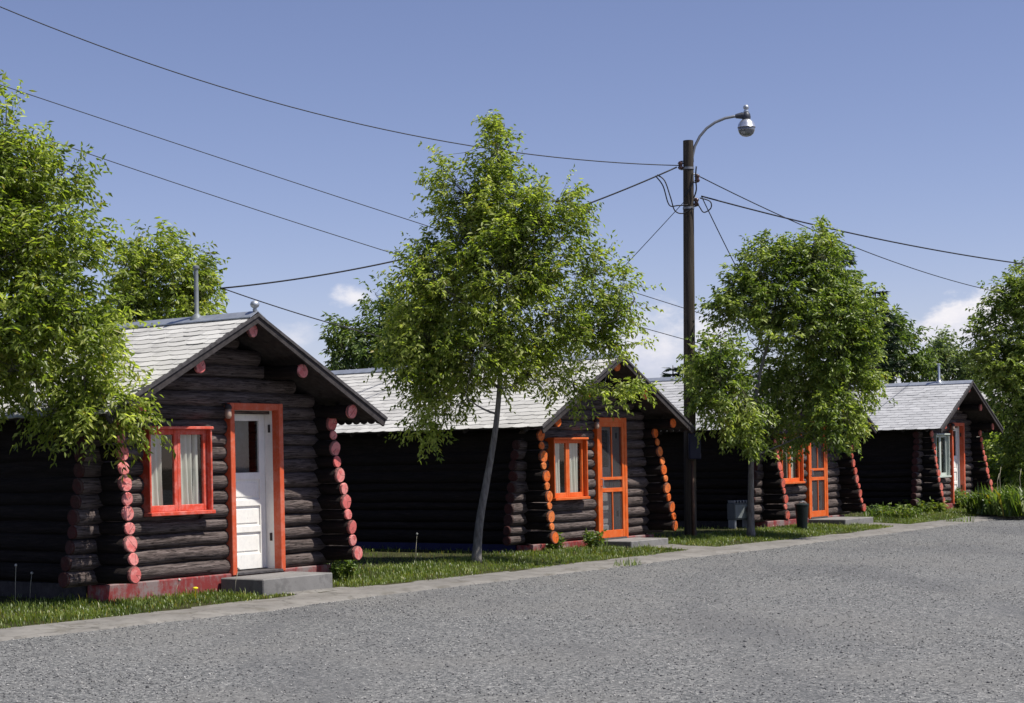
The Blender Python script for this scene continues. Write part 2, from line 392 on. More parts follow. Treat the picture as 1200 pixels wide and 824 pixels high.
def lawn_z(s_, t_):
    d = t_ - up_t(s_)
    return 0.03 + 0.025 * min(1, max(0, d / 0.9)) + 0.05 * min(1, max(0, (d - 0.8) / 0.8)) + 0.012 * mnoise.noise(Vector((s_ * 1.3, t_ * 1.3, 0.2)))
g = MB(); V = []; F = []; TT = [0.0, 0.15, 0.4, 0.8, 1.2, 1.8, 2.6, 4, 7, 12, 30, 120]
SL = np.arange(-26, 62, 0.4)
for s_ in SL:
    for t_ in TT: V.append(world_st(s_, up_t(s_) + t_, lawn_z(s_, up_t(s_) + t_)))
n_ = len(TT)
for i in range(len(SL) - 1):
    for k in range(n_ - 1): a = i * n_ + k; F.append((a, a + n_, a + n_ + 1, a + 1))
g.add(V, F); tag(g.build('lawn', m_soil('lawn_soil', (0.025, 0.024, 0.012), (0.05, 0.052, 0.02)), smooth=True), kind='structure')

# ---------------------------------------------------------------- cabins
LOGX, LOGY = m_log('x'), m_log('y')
DARKWOOD = m_plain('weathered_dark_board', (0.035, 0.03, 0.03), 0.85, var=0.5, scale=14)
GREYWOOD = m_plain('weathered_grey_board', (0.06, 0.056, 0.058), 0.85, var=0.45, scale=16)
METAL = m_plain('galvanised_metal', (0.42, 0.45, 0.49), 0.45, 0.7, 0.15)
WHITE = m_paint('white_paint', (0.78, 0.77, 0.72), (0.62, 0.62, 0.60), 0.4, 0.5)
GLASS = m_glass(); SCREEN = m_screen(); CURTAIN = m_cloth('curtain_cloth', (0.85, 0.82, 0.72))
INNER = m_plain('inner_door_paint', (0.62, 0.62, 0.62), 0.6, var=0.1)
CONC = m_concrete('step_concrete', (0.21, 0.205, 0.20))

D_CAB, HW, FL = 8.0, 1.83, 0.22           # depth, half width of the log box, floor above the base
PITCH = (3.131 - 1.926) / 2.327
def prot(z): return 0.215 + 0.31 * (1.85 - z) / 1.7

def add_log(mb, p0, p1, r, rnd, seg=0.14, n=10, mi=0, capr=0.93):
    p0, p1 = Vector(p0), Vector(p1); L = (p1 - p0).length; k = max(3, int(L / seg) + 1)
    d = (p1 - p0).normalized(); a = d.cross(Vector((0, 0, 1))).normalized(); b = d.cross(a)
    sd = rnd.uniform(0, 99); V = []; F = []
    tt = [i / (k - 1) for i in range(k)]
    tt = [0.0, min(0.012 / L, 0.3)] + tt[1:-1] + [max(1 - 0.012 / L, 0.7), 1.0]
    taper = rnd.uniform(-0.06, 0.06)
    for i, t in enumerate(tt):
        s_ = t * L
        c = p0 + d * s_ + a * (0.018 * mnoise.noise(Vector((s_ * 0.9, sd, 0)))) + b * (0.02 * mnoise.noise(Vector((s_ * 0.9, sd, 7))))
        for q in range(n):
            ang = 2 * math.pi * q / n
            rr = r * (1 + taper * (t - 0.5) * 2) * (1 + 0.13 * mnoise.noise(Vector((s_ * 2.2 + math.cos(ang), sd + math.sin(ang), 3))) + 0.06 * mnoise.noise(Vector((s_ * 8, sd, ang))))
            if i == 0 or i == len(tt) - 1: rr *= capr
            V.append(c + (a * math.cos(ang) + b * math.sin(ang)) * rr)
    m = len(tt)
    for i in range(m - 1):
        for q in range(n):
            q2 = (q + 1) % n; F.append((i * n + q, i * n + q2, (i + 1) * n + q2, (i + 1) * n + q))
    F.append(tuple(range(n))[::-1]); F.append(tuple((m - 1) * n + q for q in range(n)))
    mb.add(V, F, mi)
def disc(name, c, nrm, r, m, parent, rnd, th=0.014):
    """painted end of a log: a slightly irregular, slightly domed slice"""
    c = Vector(c); nrm = Vector(nrm).normalized(); a = Vector((0, 0, 1)); b = nrm.cross(a).normalized(); n = 14
    mb = MB(); V = []; sd = rnd.uniform(0, 50); tx, ty = rnd.uniform(-0.1, 0.1), rnd.uniform(-0.1, 0.1)
    for (h, sc) in ((-th, 1.0), (th * 0.5, 1.0), (th, 0.9)):
        for k in range(n):
            t = 2 * math.pi * k / n; rr = r * sc * (1 + 0.10 * mnoise.noise(Vector((math.cos(t) * 1.2, math.sin(t) * 1.2, sd))))
            x, y = math.cos(t) * rr, math.sin(t) * rr
            V.append(b * x + a * y + nrm * (h + x * tx + y * ty))
    V.append(nrm * (th * 1.1)); F = []
    for i in range(2):
        for k in range(n): k2 = (k + 1) % n; F.append((i * n + k, i * n + k2, (i + 1) * n + k2, (i + 1) * n + k))
    for k in range(n): F.append((2 * n + k, 2 * n + (k + 1) % n, 3 * n))
    F.append(tuple(range(n))[::-1])
    mb.add(V, F); o = mb.build(name, m, parent); o.location = c; return o

def make_cabin(loc, rz, seed, label, P):
    rnd = random.Random(seed)
    root = empty('log_cabin', (loc[0], loc[1], loc[2] - FL), rz)
    tag(root, label, 'cabin', 'log cabins in a row along the gravel road')
    z = lambda q: q + FL
    dl, dr, DH = 0.106, 1.04, 2.08
    wl, wr, wb, wt = P.get('win', (-1.254, -0.253, 0.786, 1.75))
    # ---- front wall of horizontal logs with openings
    fw = MB(); course = 0.172; zz = 0.085; fronts = []; i = 0
    while zz < 3.0:
        r = rnd.choice((0.082, 0.09, 0.1)) * rnd.uniform(0.96, 1.04)
        lim = (3.131 - 0.1 - zz) / PITCH - 0.05
        ext = HW + prot(zz) * 0.95 + rnd.uniform(-0.03, 0.03) if zz < 1.78 else min(HW + 0.06, lim)
        if ext < 0.12: break
        cuts = []
        if zz < DH - 0.03: cuts.append((dl + 0.03, dr - 0.03))
        if wb - 0.02 < zz < wt - 0.0: cuts.append((wl + 0.05, wr - 0.05))
        cuts.sort(); u = -ext
        for (a, b) in cuts + [(ext, None)]:
            if a - u > 0.05: add_log(fw, (u, 0.055, z(zz)), (a, 0.055, z(zz)), r, rnd)
            u = b
        if zz < 1.78: fronts.append((ext, zz, r))
        zz += course * (0.5 + 0.5 * r / 0.09) * rnd.uniform(0.94, 1.03); i += 1
    # chinking board behind the logs keeps the wall closed
    ch = []
    for (u0, u1, a, b) in ((-HW, wl, 0, 1.95), (wl, wr, 0, wb), (wl, wr, wt, 1.95), (wr, dl, 0, 1.95), (dr, HW, 0, 1.95), (dl, dr, DH, 1.95)):
        if b > a: fw.box(u0, u1, 0.06, 0.1, z(a), z(b), 0)
    fw.add([(-HW, 0.08, z(1.95)), (HW, 0.08, z(1.95)), (0, 0.08, z(3.0)), ], [(0, 1, 2)], 0)
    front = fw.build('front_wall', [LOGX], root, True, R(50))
    for (ext, q, r) in fronts:
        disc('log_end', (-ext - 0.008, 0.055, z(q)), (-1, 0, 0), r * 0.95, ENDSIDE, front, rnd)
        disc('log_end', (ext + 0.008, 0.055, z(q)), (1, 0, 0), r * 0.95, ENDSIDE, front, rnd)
    # ---- side walls, their logs running past the corner in a tapering stack
    for sgn in (-1, 1):
        sw = MB(); ends = []; q = 0.12 + (0.0 if sgn < 0 else 0.03); k = 0
        while q < 2.02:
            big = (k % 2 == 0); r = rnd.uniform(0.088, 0.108) if big else rnd.uniform(0.058, 0.082)
            p = (prot(q) if q < 1.9 else 0.12) + rnd.uniform(-0.015, 0.015)
            u = sgn * (HW + 0.05 * (0.95 - q) / 0.85 + rnd.uniform(-0.02, 0.02))
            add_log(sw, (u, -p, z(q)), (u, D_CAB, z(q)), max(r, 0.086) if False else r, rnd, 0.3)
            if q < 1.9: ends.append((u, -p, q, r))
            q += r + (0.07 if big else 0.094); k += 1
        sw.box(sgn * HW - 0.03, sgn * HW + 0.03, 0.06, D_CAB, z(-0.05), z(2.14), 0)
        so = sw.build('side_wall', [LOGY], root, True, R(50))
        for (u, v, q, r) in ends: disc('log_end', (u, v - 0.008, z(q)), (0, -1, 0), r * 0.97, P['end'], so, rnd)
    # ---- back wall
    bw = MB(); q = 0.085
    while q < 2.9:
        e = min(HW + 0.2, (3.03 - q) / PITCH - 0.05)
        if e > 0.1: add_log(bw, (-e, D_CAB - 0.05, z(q)), (e, D_CAB - 0.05, z(q)), 0.095, rnd, 0.5)
        q += course
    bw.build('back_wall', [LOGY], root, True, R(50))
    fb = MB(); fb.box(-HW, HW, 0.1, D_CAB - 0.1, z(-0.03), z(0.0)); fb.build('floor_boards', DARKWOOD, root)
    # ---- foundation
    fo = MB(); fo.box(-HW - 0.13, HW + 0.1, -0.06, 0.16, -0.2, z(-0.005), 0, 0.012)
    fo.build('foundation', P['found'], root)
    fs = MB()
    for sgn in (-1, 1): fs.box(sgn * (HW + 0.02) - 0.11, sgn * (HW + 0.02) + 0.11, 0.18, D_CAB, -0.2, z(-0.0), 0)
    fs.build('side_foundation', P['sidefound'], root)
    # ---- roof deck, shingles, trim
    RV0, RV1, EW = -0.653, D_CAB + 0.45, 2.327
    Lr = math.hypot(EW, EW * PITCH); cs, sn = EW / Lr, EW * PITCH / Lr
    def rp(sgn, q, v, h):   # q: distance up the slope from the eave, h: height above the deck
        x = EW - q * cs; zq = 1.926 + q * sn
        return (sgn * (x + h * sn), v, z(zq - 0.02 + h * cs))
    rd = MB()
    for sgn in (-1, 1):
        A = [rp(sgn, 0.0, RV0, 0), rp(sgn, Lr, RV0, 0), rp(sgn, Lr, RV1, 0), rp(sgn, 0.0, RV1, 0)]
        B = [rp(sgn, 0.0, RV0, -0.035), rp(sgn, Lr, RV0, -0.035), rp(sgn, Lr, RV1, -0.035), rp(sgn, 0.0, RV1, -0.035)]
        rd.add(A + B, [(0, 1, 2, 3), (7, 6, 5, 4), (0, 4, 5, 1), (3, 2, 6, 7), (0, 3, 7, 4)])
        for k in range(14):   # rafters under the overhang
            v = RV0 + 0.35 + k * 0.62
            a, b = rp(sgn, 0.04, v, -0.037), rp(sgn, 0.5, v, -0.037); a2, b2 = rp(sgn, 0.04, v, -0.11), rp(sgn, 0.5, v, -0.11)
            rd.add([a, b, b2, a2, (a[0], v + 0.05, a[2]), (b[0], v + 0.05, b[2]), (b2[0], v + 0.05, b2[2]), (a2[0], v + 0.05, a2[2])],
                   [(0, 1, 2, 3), (7, 6, 5, 4), (0, 3, 7, 4), (3, 2, 6, 7)])
    roof = rd.build('roof', DARKWOOD, root)
    sh = MB(); row = 0.14; tab = 0.30
    for sgn in (-1, 1):
        nr = int(Lr / row)
        for k in range(nr + 1):
            q0 = k * row - 0.02; off = rnd.uniform(0, tab) if P.get('irregular') else (k % 2) * tab / 2 + rnd.uniform(-0.02, 0.02)
            v = RV0 - 0.015 - off
            while v < RV1:
                v0, v1 = max(v + 0.004, RV0 - 0.02), min(v + tab - 0.004, RV1 + 0.02); v += tab
                if v1 - v0 < 0.03: continue
                lift = rnd.uniform(0.011, 0.015) if rnd.random() < 0.95 else rnd.uniform(0.016, 0.021)
                q1 = min(q0 + row * 1.25, Lr); top = []; bot = []; upr = []
                dq = rnd.uniform(-0.004, 0.004); tl = rnd.uniform(-0.0025, 0.0025)
                for j in range(5):
                    f = j / 4; vv = v0 + (v1 - v0) * f; bow = -0.02 * (1 - (2 * f - 1) ** 2) + dq
                    lf = lift + tl * (2 * f - 1)
                    top.append(rp(sgn, q0 + bow, vv, lf)); bot.append(rp(sgn, q0 + bow + 0.004, vv, lf - 0.010)); upr.append(rp(sgn, q1, vv, 0.004))
                Vv = top + bot + upr; Fq = []
                for j in range(4):
                    Fq.append((j, j + 1, 10 + j + 1, 10 + j)); Fq.append((j, 5 + j, 5 + j + 1, j + 1))
                Fq.append((0, 10, 5)); Fq.append((4, 9, 14))
                sh.add(Vv, Fq)
    sh.build('shingles', P['shingle'], roof)
    rc = MB()
    for sgn in (-1, 1):
        a = [rp(sgn, Lr - 0.13, RV0 - 0.03, 0.03), rp(sgn, Lr, RV0 - 0.03, 0.04), rp(sgn, Lr, RV1, 0.04), rp(sgn, Lr - 0.13, RV1, 0.03)]
        b = [(p[0], p[1], p[2] - 0.012) for p in a]; a[1] = (0, a[1][1], a[1][2] + 0.01); a[2] = (0, a[2][1], a[2][2] + 0.01); b[1] = (0, b[1][1], b[1][2] + 0.01); b[2] = (0, b[2][1], b[2][2] + 0.01)
        rc.add(a + b, [(0, 1, 2, 3), (7, 6, 5, 4), (0, 4, 5, 1), (0, 3, 7, 4)])
    rc.build('ridge_cap', METAL, roof)
    if P.get('finial'):
        fi = MB(); fi.lathe((0, RV0 + 0.02, z(3.15)), [(0.02, 0), (0.03, 0.02), (0.02, 0.035), (0.05, 0.06), (0.058, 0.085), (0.045, 0.115), (0.015, 0.13)], 12)
        fi.build('finial', METAL, roof, True)
    for sgn in (-1, 1):
        rb = MB()   # two-layer rake board along the sloping edge of the gable
        for (v0, v1, h0, h1, mi) in ((RV0 - 0.03, RV0, -0.115, 0.012, 0), (RV0 - 0.048, RV0 - 0.031, -0.025, 0.016, 1)):
            A = [rp(sgn, -0.04, v0, h0), rp(sgn, Lr, v0, h0), rp(sgn, Lr, v0, h1), rp(sgn, -0.04, v0, h1)]
            A[1] = (0, A[1][1], A[1][2]); A[2] = (0, A[2][1], A[2][2])
            B = [(p[0], v1, p[2]) for p in A]
            rb.add(A + B, [(0, 1, 2, 3), (7, 6, 5, 4), (0, 4, 5, 1), (2, 6, 7, 3), (0, 3, 7, 4)], mi)
        rb.build('rake_board', [DARKWOOD, GREYWOOD], roof)
    sc = MB(); nS = int((RV1 - RV0) / 0.13)   # scalloped eave trim on the right-hand eave
    for k in range(nS):
        v0 = RV0 + k * 0.13; pts = []
        for j in range(7):
            t = math.pi * j / 6; pts.append((v0 + 0.065 - 0.065 * math.cos(t), 1.926 - 0.05 - 0.055 * math.sin(t)))
        V = [(EW + 0.004, v0, z(1.92)), (EW + 0.004, v0 + 0.13, z(1.92))] + [(EW + 0.004, a, z(b)) for a, b in pts]
        V2 = [(x - 0.018, y, q) for x, y, q in V]
        fr = (0,) + tuple(range(2, 9)) + (1,)
        sc.add(V + V2, [fr, tuple(i + 9 for i in fr)[::-1]] + [(i, i + 9, i + 10, i + 1) for i in range(2, 8)])
    sc.build('scalloped_trim', DARKWOOD, roof)
    for (v, hgt, r, mt) in P.get('pipes', []):
        vp = MB()
        vp.lathe((-0.0, v, z(3.08)), [(0.09, 0.0), (0.085, 0.05), (r * 1.25, 0.10), (r, 0.11), (r, hgt), (r * 1.5, hgt + 0.005), (r * 1.5, hgt + 0.03), (r * 0.8, hgt + 0.04)], 12)
        vp.build('vent_pipe', mt, roof, True, R(40))
    # ---- purlins with painted ends
    for (u, q) in ((0, 2.931), (-0.868, 2.468), (0.868, 2.468), (-1.784, 1.978), (1.784, 1.978)):
        pm = MB(); r = rnd.uniform(0.085, 0.095)
        add_log(pm, (u, -0.575, z(q)), (u, D_CAB + 0.3, z(q)), r, rnd, 0.3)
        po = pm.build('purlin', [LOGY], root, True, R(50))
        disc('painted_end', (u, -0.583, z(q)), (0, -1, 0), r * 1.0, P['end'], po, rnd)
    # ---- door
    T = P['trim']; cw = 0.078
    dm = MB()
    dm.box(dl, dl + cw, -0.085, 0.04, z(-0.03), z(DH), 0, 0.006); dm.box(dr - cw, dr, -0.085, 0.04, z(-0.03), z(DH), 0, 0.006)
    dm.box(dl + cw, dr - cw, -0.083, 0.04, z(DH - 0.085), z(DH), 0, 0.006)
    door = dm.build('door', P.get('casing', T), root)
    jb = MB(); jd = P.get('jd', 0.19)
    jb.box(dl + cw - 0.03, dl + cw - 0.002, 0.03, jd + 0.06, z(0), z(DH - 0.06)); jb.box(dr - cw + 0.002, dr - cw + 0.03, -0.02, jd + 0.06, z(0), z(DH - 0.06))
    jb.box(dl + cw - 0.03, dr - cw + 0.03, 0.03, jd + 0.06, z(DH - 0.087), z(DH - 0.06))
    th = MB(); th.box(dl + cw - 0.02, dr - cw + 0.02, -0.1, jd + 0.06, z(-0.035), z(-0.001), 0, 0.006); th.build('threshold', GREYWOOD, door)
    jb.build('jamb', WHITE if P['kind'] == 'panel' else INNER, door)
    x0, x1 = dl + cw + 0.0, dr - cw - 0.0; zt = DH - 0.09
    lf = MB(); v0 = jd - 0.02; v1 = jd + 0.02; sw_ = 0.1
    leafm = WHITE if P['kind'] == 'panel' else INNER
    lf.box(x0, x0 + sw_, v0, v1, z(0.01), z(zt), 0, 0.004); lf.box(x1 - sw_, x1, v0, v1, z(0.01), z(zt), 0, 0.004)
    rails = [(0.01, 0.2), (0.47, 0.55), (0.80, 0.88), (1.13, 1.22), (zt - 0.12, zt)]
    for a, b in rails: lf.box(x0 + sw_, x1 - sw_, v0 + 0.001, v1 - 0.001, z(a), z(b), 0, 0.004)
    for (a, b) in ((0.2, 0.47), (0.55, 0.80), (0.88, 1.13)):
        lf.box(x0 + sw_ - 0.01, x1 - sw_ + 0.01, v0 + 0.022, v1 - 0.004, z(a - 0.01), z(b + 0.01))
        lf.box(x0 + sw_ + 0.035, x1 - sw_ - 0.035, v0 + 0.012, v1 - 0.008, z(a + 0.035), z(b - 0.035), 0, 0.006)
    lf.build('door_leaf', leafm, door)
    pn = MB(); pn.box(x0 + sw_ - 0.005, x1 - sw_ + 0.005, v0 + 0.016, v0 + 0.022, z(1.215), z(zt - 0.115)); pn.build('pane', GLASS, door)
    dc = MB(); dc.box(x0 + sw_ - 0.02, x1 - sw_ + 0.02, v1 + 0.16, v1 + 0.18, z(1.1), z(zt)); dc.build('reflection_backing', m_plain('reflection_backing', (0.05, 0.06, 0.085), 0.8), door)  # added panel; the pane's dark blue reflection is put into its colour
    cu = MB(); curtain(cu, x0 + sw_ - 0.01, x0 + sw_ + 0.13, v1 + 0.03, z(1.16), z(zt - 0.06), rnd); cu.build('curtain', CURTAIN, door, True)
    kn = MB()
    kx = x0 + 0.05
    kn.tube([(kx, v0 - 0.045, z(1.0)), (kx, v0 - 0.02, z(1.0)), (kx, v0 + 0.001, z(1.0))], [0.026, 0.03, 0.014], 12); kn.build('handle', METAL, door, True, R(40))
    for q in (0.35, 1.72):
        hg = MB(); hg.box(x1 - 0.012, x1 + 0.004, v0 - 0.10, v0 - 0.07, z(q), z(q + 0.1)); hg.build('hinge', DARKWOOD, door)
    if P['kind'] == 'screen':
        s_ = MB(); a, b = -0.075, -0.04; y0, y1 = a, b
        xa, xb = dl + cw - 0.002, dr - cw + 0.002; stl = 0.075
        s_.box(xa, xa + stl, y0, y1, z(0.0), z(zt + 0.01), 0, 0.004); s_.box(xb - stl, xb, y0, y1, z(0.0), z(zt + 0.01), 0, 0.004)
        for (p, q) in ((0.0, 0.13), (0.79, 0.86), (1.0, 1.05), (zt - 0.07, zt + 0.01)): s_.box(xa + stl, xb - stl, y0 + 0.002, y1 - 0.002, z(p), z(q), 0, 0.004)
        xm = (xa + xb) / 2; s_.box(xm - 0.012, xm + 0.012, y0 + 0.004, y1 - 0.004, z(0.13), z(0.79), 0); s_.box(xm - 0.012, xm + 0.012, y0 + 0.004, y1 - 0.004, z(1.05), z(zt - 0.07), 0)
        sd = s_.build('screen_door', T, door)
        m_ = MB(); m_.box(xa + stl - 0.01, xb - stl + 0.01, -0.052, -0.05, z(0.12), z(zt - 0.06)); m_.build('insect_screen', SCREEN, door)
        h_ = MB(); h_.tube([(xa + 0.03, -0.078, z(0.9)), (xa + 0.03, -0.12, z(0.9)), (xa + 0.03, -0.12, z(1.02)), (xa + 0.03, -0.078, z(1.02))], 0.009, 8); h_.build('pull_handle', METAL, door, True, R(40))
    # ---- window: protruding box frame, two casements
    WT = P.get('wtrim', T); fwd = 0.085
    wm = MB(); y0, y1 = -0.135, 0.06
    wm.box(wl, wl + 0.028, y0, y1, z(wb), z(wt), 0, 0.006); wm.box(wr - 0.028, wr, y0, y1, z(wb), z(wt), 0, 0.006)
    wm.box(wl - 0.012, wr + 0.012, y0 - 0.018, y1, z(wt), z(wt + 0.035), 0, 0.006); wm.box(wl - 0.012, wr + 0.012, y0 - 0.03, y1, z(wb - 0.045), z(wb), 0, 0.006)
    win = wm.build('window', WT, root)
    xm = (wl + wr) / 2
    for (a, b, cfg) in ((wl + 0.029, xm - 0.001, P['cur'][0]), (xm + 0.001, wr - 0.029, P['cur'][1])):
        sm = MB(); t = 0.052; sy0, sy1 = -0.062, -0.02
        sm.box(a, a + t, sy0, sy1, z(wb + 0.001), z(wt - 0.001), 0, 0.005); sm.box(b - t, b, sy0, sy1, z(wb + 0.001), z(wt - 0.001), 0, 0.005)
        sm.box(a + t, b - t, sy0 + 0.001, sy1, z(wb + 0.001), z(wb + 0.075), 0, 0.005); sm.box(a + t, b - t, sy0 + 0.001, sy1, z(wt - 0.06), z(wt - 0.001), 0, 0.005)
        sm.build('sash', WT, win)
        pm = MB(); pm.box(a + t - 0.005, b - t + 0.005, -0.043, -0.038, z(wb + 0.07), z(wt - 0.055)); pm.build('pane', GLASS, win)
        W_ = b - a - 2 * t
        for (f0, f1) in cfg:
            cm = MB(); curtain(cm, a + t + f0 * W_ - 0.02, a + t + f1 * W_ + 0.01, 0.03, z(wb - 0.02), z(wt), rnd); cm.build('curtain', CURTAIN, win, True)
    # ---- porch light beside the door
    pl = MB(); lx, lz = dl - 0.085, 2.0
    pl.tube([(lx, -0.035, z(lz + 0.06)), (lx, -0.1, z(lz + 0.065)), (lx, -0.13, z(lz + 0.05))], 0.014, 8)
    pl.lathe((lx, -0.135, z(lz + 0.0)), [(0.045, 0.0), (0.05, 0.02), (0.035, 0.05), (0.02, 0.06)], 12)
    po = pl.build('porch_light', DARKWOOD, root, True, R(40))
    jm = MB(); jm.lathe((lx, -0.135, z(lz - 0.14)), [(0.016, 0.02), (0.034, 0.03), (0.042, 0.06), (0.042, 0.1), (0.036, 0.139)], 14)
    jm.build('glass_jar', m_plain('frosted_jar_glass', (0.34, 0.24, 0.18), 0.25, 0, 0.15, spec=0.6), po, True)
    return root

def curtain(mb, u0, u1, v, z0, z1, rnd):
    n = max(10, int((u1 - u0) / 0.012)); V = []; ph = rnd.uniform(0, 6); fl = rnd.uniform(0.10, 0.3)
    for j in range(7):
        f = j / 6
        for i in range(n + 1):
            t = i / n; x = u0 + (u1 - u0) * t + (fl * 0.12) * math.sin(f * 2 + t * 3) * t * (1 - f)
            V.append((x, v + 0.022 * math.sin(ph + t * (u1 - u0) * 75 + 0.6 * f) + 0.01 * math.sin(t * 17 + f * 2), z0 + (z1 - z0) * f))
    F = []
    for j in range(6):
        for i in range(n): a = j * (n + 1) + i; F.append((a, a + 1, a + n + 2, a + n + 1))
    mb.add(V, F)

ENDSIDE = m_logend('painted_end_shaded', (0.05, 0.008, 0.007), (0.03, 0.008, 0.007))  # sideways-facing ends: shade painted into a very dark red
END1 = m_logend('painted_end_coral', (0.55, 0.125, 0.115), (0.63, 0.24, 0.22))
END2 = m_logend('painted_end_orange', (0.62, 0.115, 0.012), (0.66, 0.19, 0.05))
END3 = m_logend('painted_end_red', (0.52, 0.095, 0.06), (0.55, 0.17, 0.13))
TRIM1 = m_paint('trim_red', (0.52, 0.062, 0.03), (0.60, 0.19, 0.155), 0.85, 0.55, 7)
TRIM1B = m_paint('casing_red_orange', (0.52, 0.085, 0.03), (0.57, 0.17, 0.11), 0.8, 0.55, 5)
TRIM2 = m_paint('trim_orange', (0.58, 0.095, 0.01), (0.62, 0.17, 0.055), 0.7, 0.5, 7)
TRIM4 = m_paint('window_pale_green', (0.42, 0.47, 0.42), (0.5, 0.52, 0.48), 0.5)
FRED = m_paint('foundation_red', (0.20, 0.028, 0.028), (0.20, 0.17, 0.165), 0.95, 0.8, 2.2, (0.16, 0.13, 0.13))
FBLUE = m_plain('foundation_blue', (0.012, 0.014, 0.06), 0.8)
SH1 = m_shingle('shingle_pale', (0.43, 0.425, 0.41), (0.56, 0.555, 0.535))
SH2 = m_shingle('shingle_grey', (0.36, 0.365, 0.375), (0.46, 0.465, 0.475))
PIPEM = m_plain('pipe_grey', (0.17, 0.19, 0.20), 0.55, 0.2, 0.2)
CURW = [[(0.0, 0.62)], [(0.05, 0.66), (0.86, 1.0)]]
CABINS = [(-3.582, 20.467, 0.954, 0.279), (1.303, 28.745, 0.934, 0.214), (6.19, 36.0, 0.95, 0.235), (11.209, 43.395, 0.971, 0.257)]
make_cabin((CABINS[0][0], CABINS[0][1], CABINS[0][3]), CABINS[0][2], 11, 'nearest dark log cabin with coral log ends, red window and white panel door',
           dict(end=END1, trim=TRIM1, casing=TRIM1B, found=FRED, sidefound=DARKWOOD, shingle=SH1, kind='panel', cur=CURW, finial=True, pipes=[(0.35, 0.66, 0.028, PIPEM)]))
make_cabin((CABINS[1][0], CABINS[1][1], CABINS[1][3]), CABINS[1][2], 22, 'dark log cabin with bright orange log ends, window and tall screen door',
           dict(end=END2, trim=TRIM2, found=FRED, sidefound=FBLUE, shingle=SH1, kind='screen', cur=[[(0.0, 0.8)], [(0.2, 1.0)]], win=(-1.26, -0.27, 0.74, 1.70)))
make_cabin((CABINS[2][0], CABINS[2][1], CABINS[2][3]), CABINS[2][2], 33, 'log cabin half hidden by the leafy tree beyond the utility pole, orange screen door',
           dict(end=END3, trim=TRIM2, found=FRED, sidefound=DARKWOOD, shingle=SH2, kind='screen', cur=[[(0.0, 0.5)], [(0.1, 0.6)]]))
make_cabin((CABINS[3][0], CABINS[3][1], CABINS[3][3]), CABINS[3][2], 44, 'farthest log cabin with red log ends, pale green window frame and white door',
           dict(end=END3, trim=TRIM1, casing=TRIM1B, wtrim=TRIM4, found=FRED, sidefound=DARKWOOD, shingle=SH2, kind='panel', jd=0.10, cur=[[], []], win=(-1.2, -0.25, 0.72, 1.76),
                pipes=[(0.2, 0.5, 0.03, METAL), (1.75, 0.14, 0.05, WHITE)]))

# ---------------------------------------------------------------- concrete door steps
def local(ci, u, v):
    X, Y, a, zf = CABINS[ci]; return Vector((X + u * math.cos(a) - v * math.sin(a), Y + u * math.sin(a) + v * math.cos(a), 0))
for ci, (u0, u1, vv, ztop, lab) in enumerate(((-0.12, 1.12, -0.80, 0.235, 'concrete door step below the white panel door of the nearest cabin'),
                                             (0.0, 1.2, -0.80, 0.185, 'concrete door step below the orange screen door of the orange-trimmed cabin'),
                                             (0.0, 1.45, -0.95, 0.20, 'concrete door step beside the dark green bin under the tree'))):
    X, Y, a, zf = CABINS[ci]
    b = MB(); b.box(u0, u1, vv, -0.09, 0.0, ztop - 0.02, 0, 0.012)
    o = b.build('door_step', CONC); o.location = (X, Y, 0.02); o.rotation_euler = (0, 0, a)
    tag(o, lab, 'step', 'concrete door steps')

for ci, (u0, u1) in enumerate(((0.2, 1.28), (0.4, 1.32), (0.55, 1.6))):
    X, Y, a, zf = CABINS[ci]; V = []; F = []; vf = (-0.78, -0.78, -0.92)[ci]
    for k in range(9):
        u = u0 + (u1 - u0) * k / 8 + 0.0; A = local(ci, u, vf); s0, t0 = st((A.x, A.y)); t1 = up_t(s0) + 0.03 * nz1(k, 0.7, ci)
        for q in range(4):
            t_ = t0 + (t1 - t0) * q / 3; V.append(world_st(s0 + 0.02 * nz1(q + 9 * k, 0.5, 2), t_, max(0.044, lawn_z(s0, t_) + 0.008) - 0.012 * (q == 3)))
    for k in range(8):
        for q in range(3): i0 = k * 4 + q; F.append((i0, i0 + 1, i0 + 5, i0 + 4))
    b = MB(); b.add(V, F); tag(b.build('concrete_path', m_concrete('kerb_concrete', (0.215, 0.205, 0.19), 1.0, 0.4), None, True), kind='structure')

# ---------------------------------------------------------------- trees
LEAF_A = m_leaf('leaf_ash_green', (0.055, 0.09, 0.016), (0.215, 0.27, 0.05), (0.52, 0.54, 0.17), 0.54)
LEAF_B = m_leaf('leaf_mid_green', (0.035, 0.07, 0.012), (0.17, 0.23, 0.045), (0.42, 0.46, 0.14), 0.42, 0.03)
LEAF_C = m_leaf('leaf_far_green', (0.055, 0.095, 0.025), (0.12, 0.175, 0.045), (0.20, 0.25, 0.08), 0.38, 0.03)
LEAF_S = m_leaf('needle_dark', (0.012, 0.026, 0.014), (0.022, 0.042, 0.022), (0.035, 0.06, 0.03), 0.1, 0.0)
BARK = m_bark('bark_grey', (0.07, 0.064, 0.058), (0.24, 0.225, 0.205))
TWIG = m_plain('twig_olive', (0.07, 0.075, 0.03), 0.8, 0, 0.3)
BARKD = m_bark('bark_dark', (0.03, 0.026, 0.022), (0.085, 0.075, 0.065))

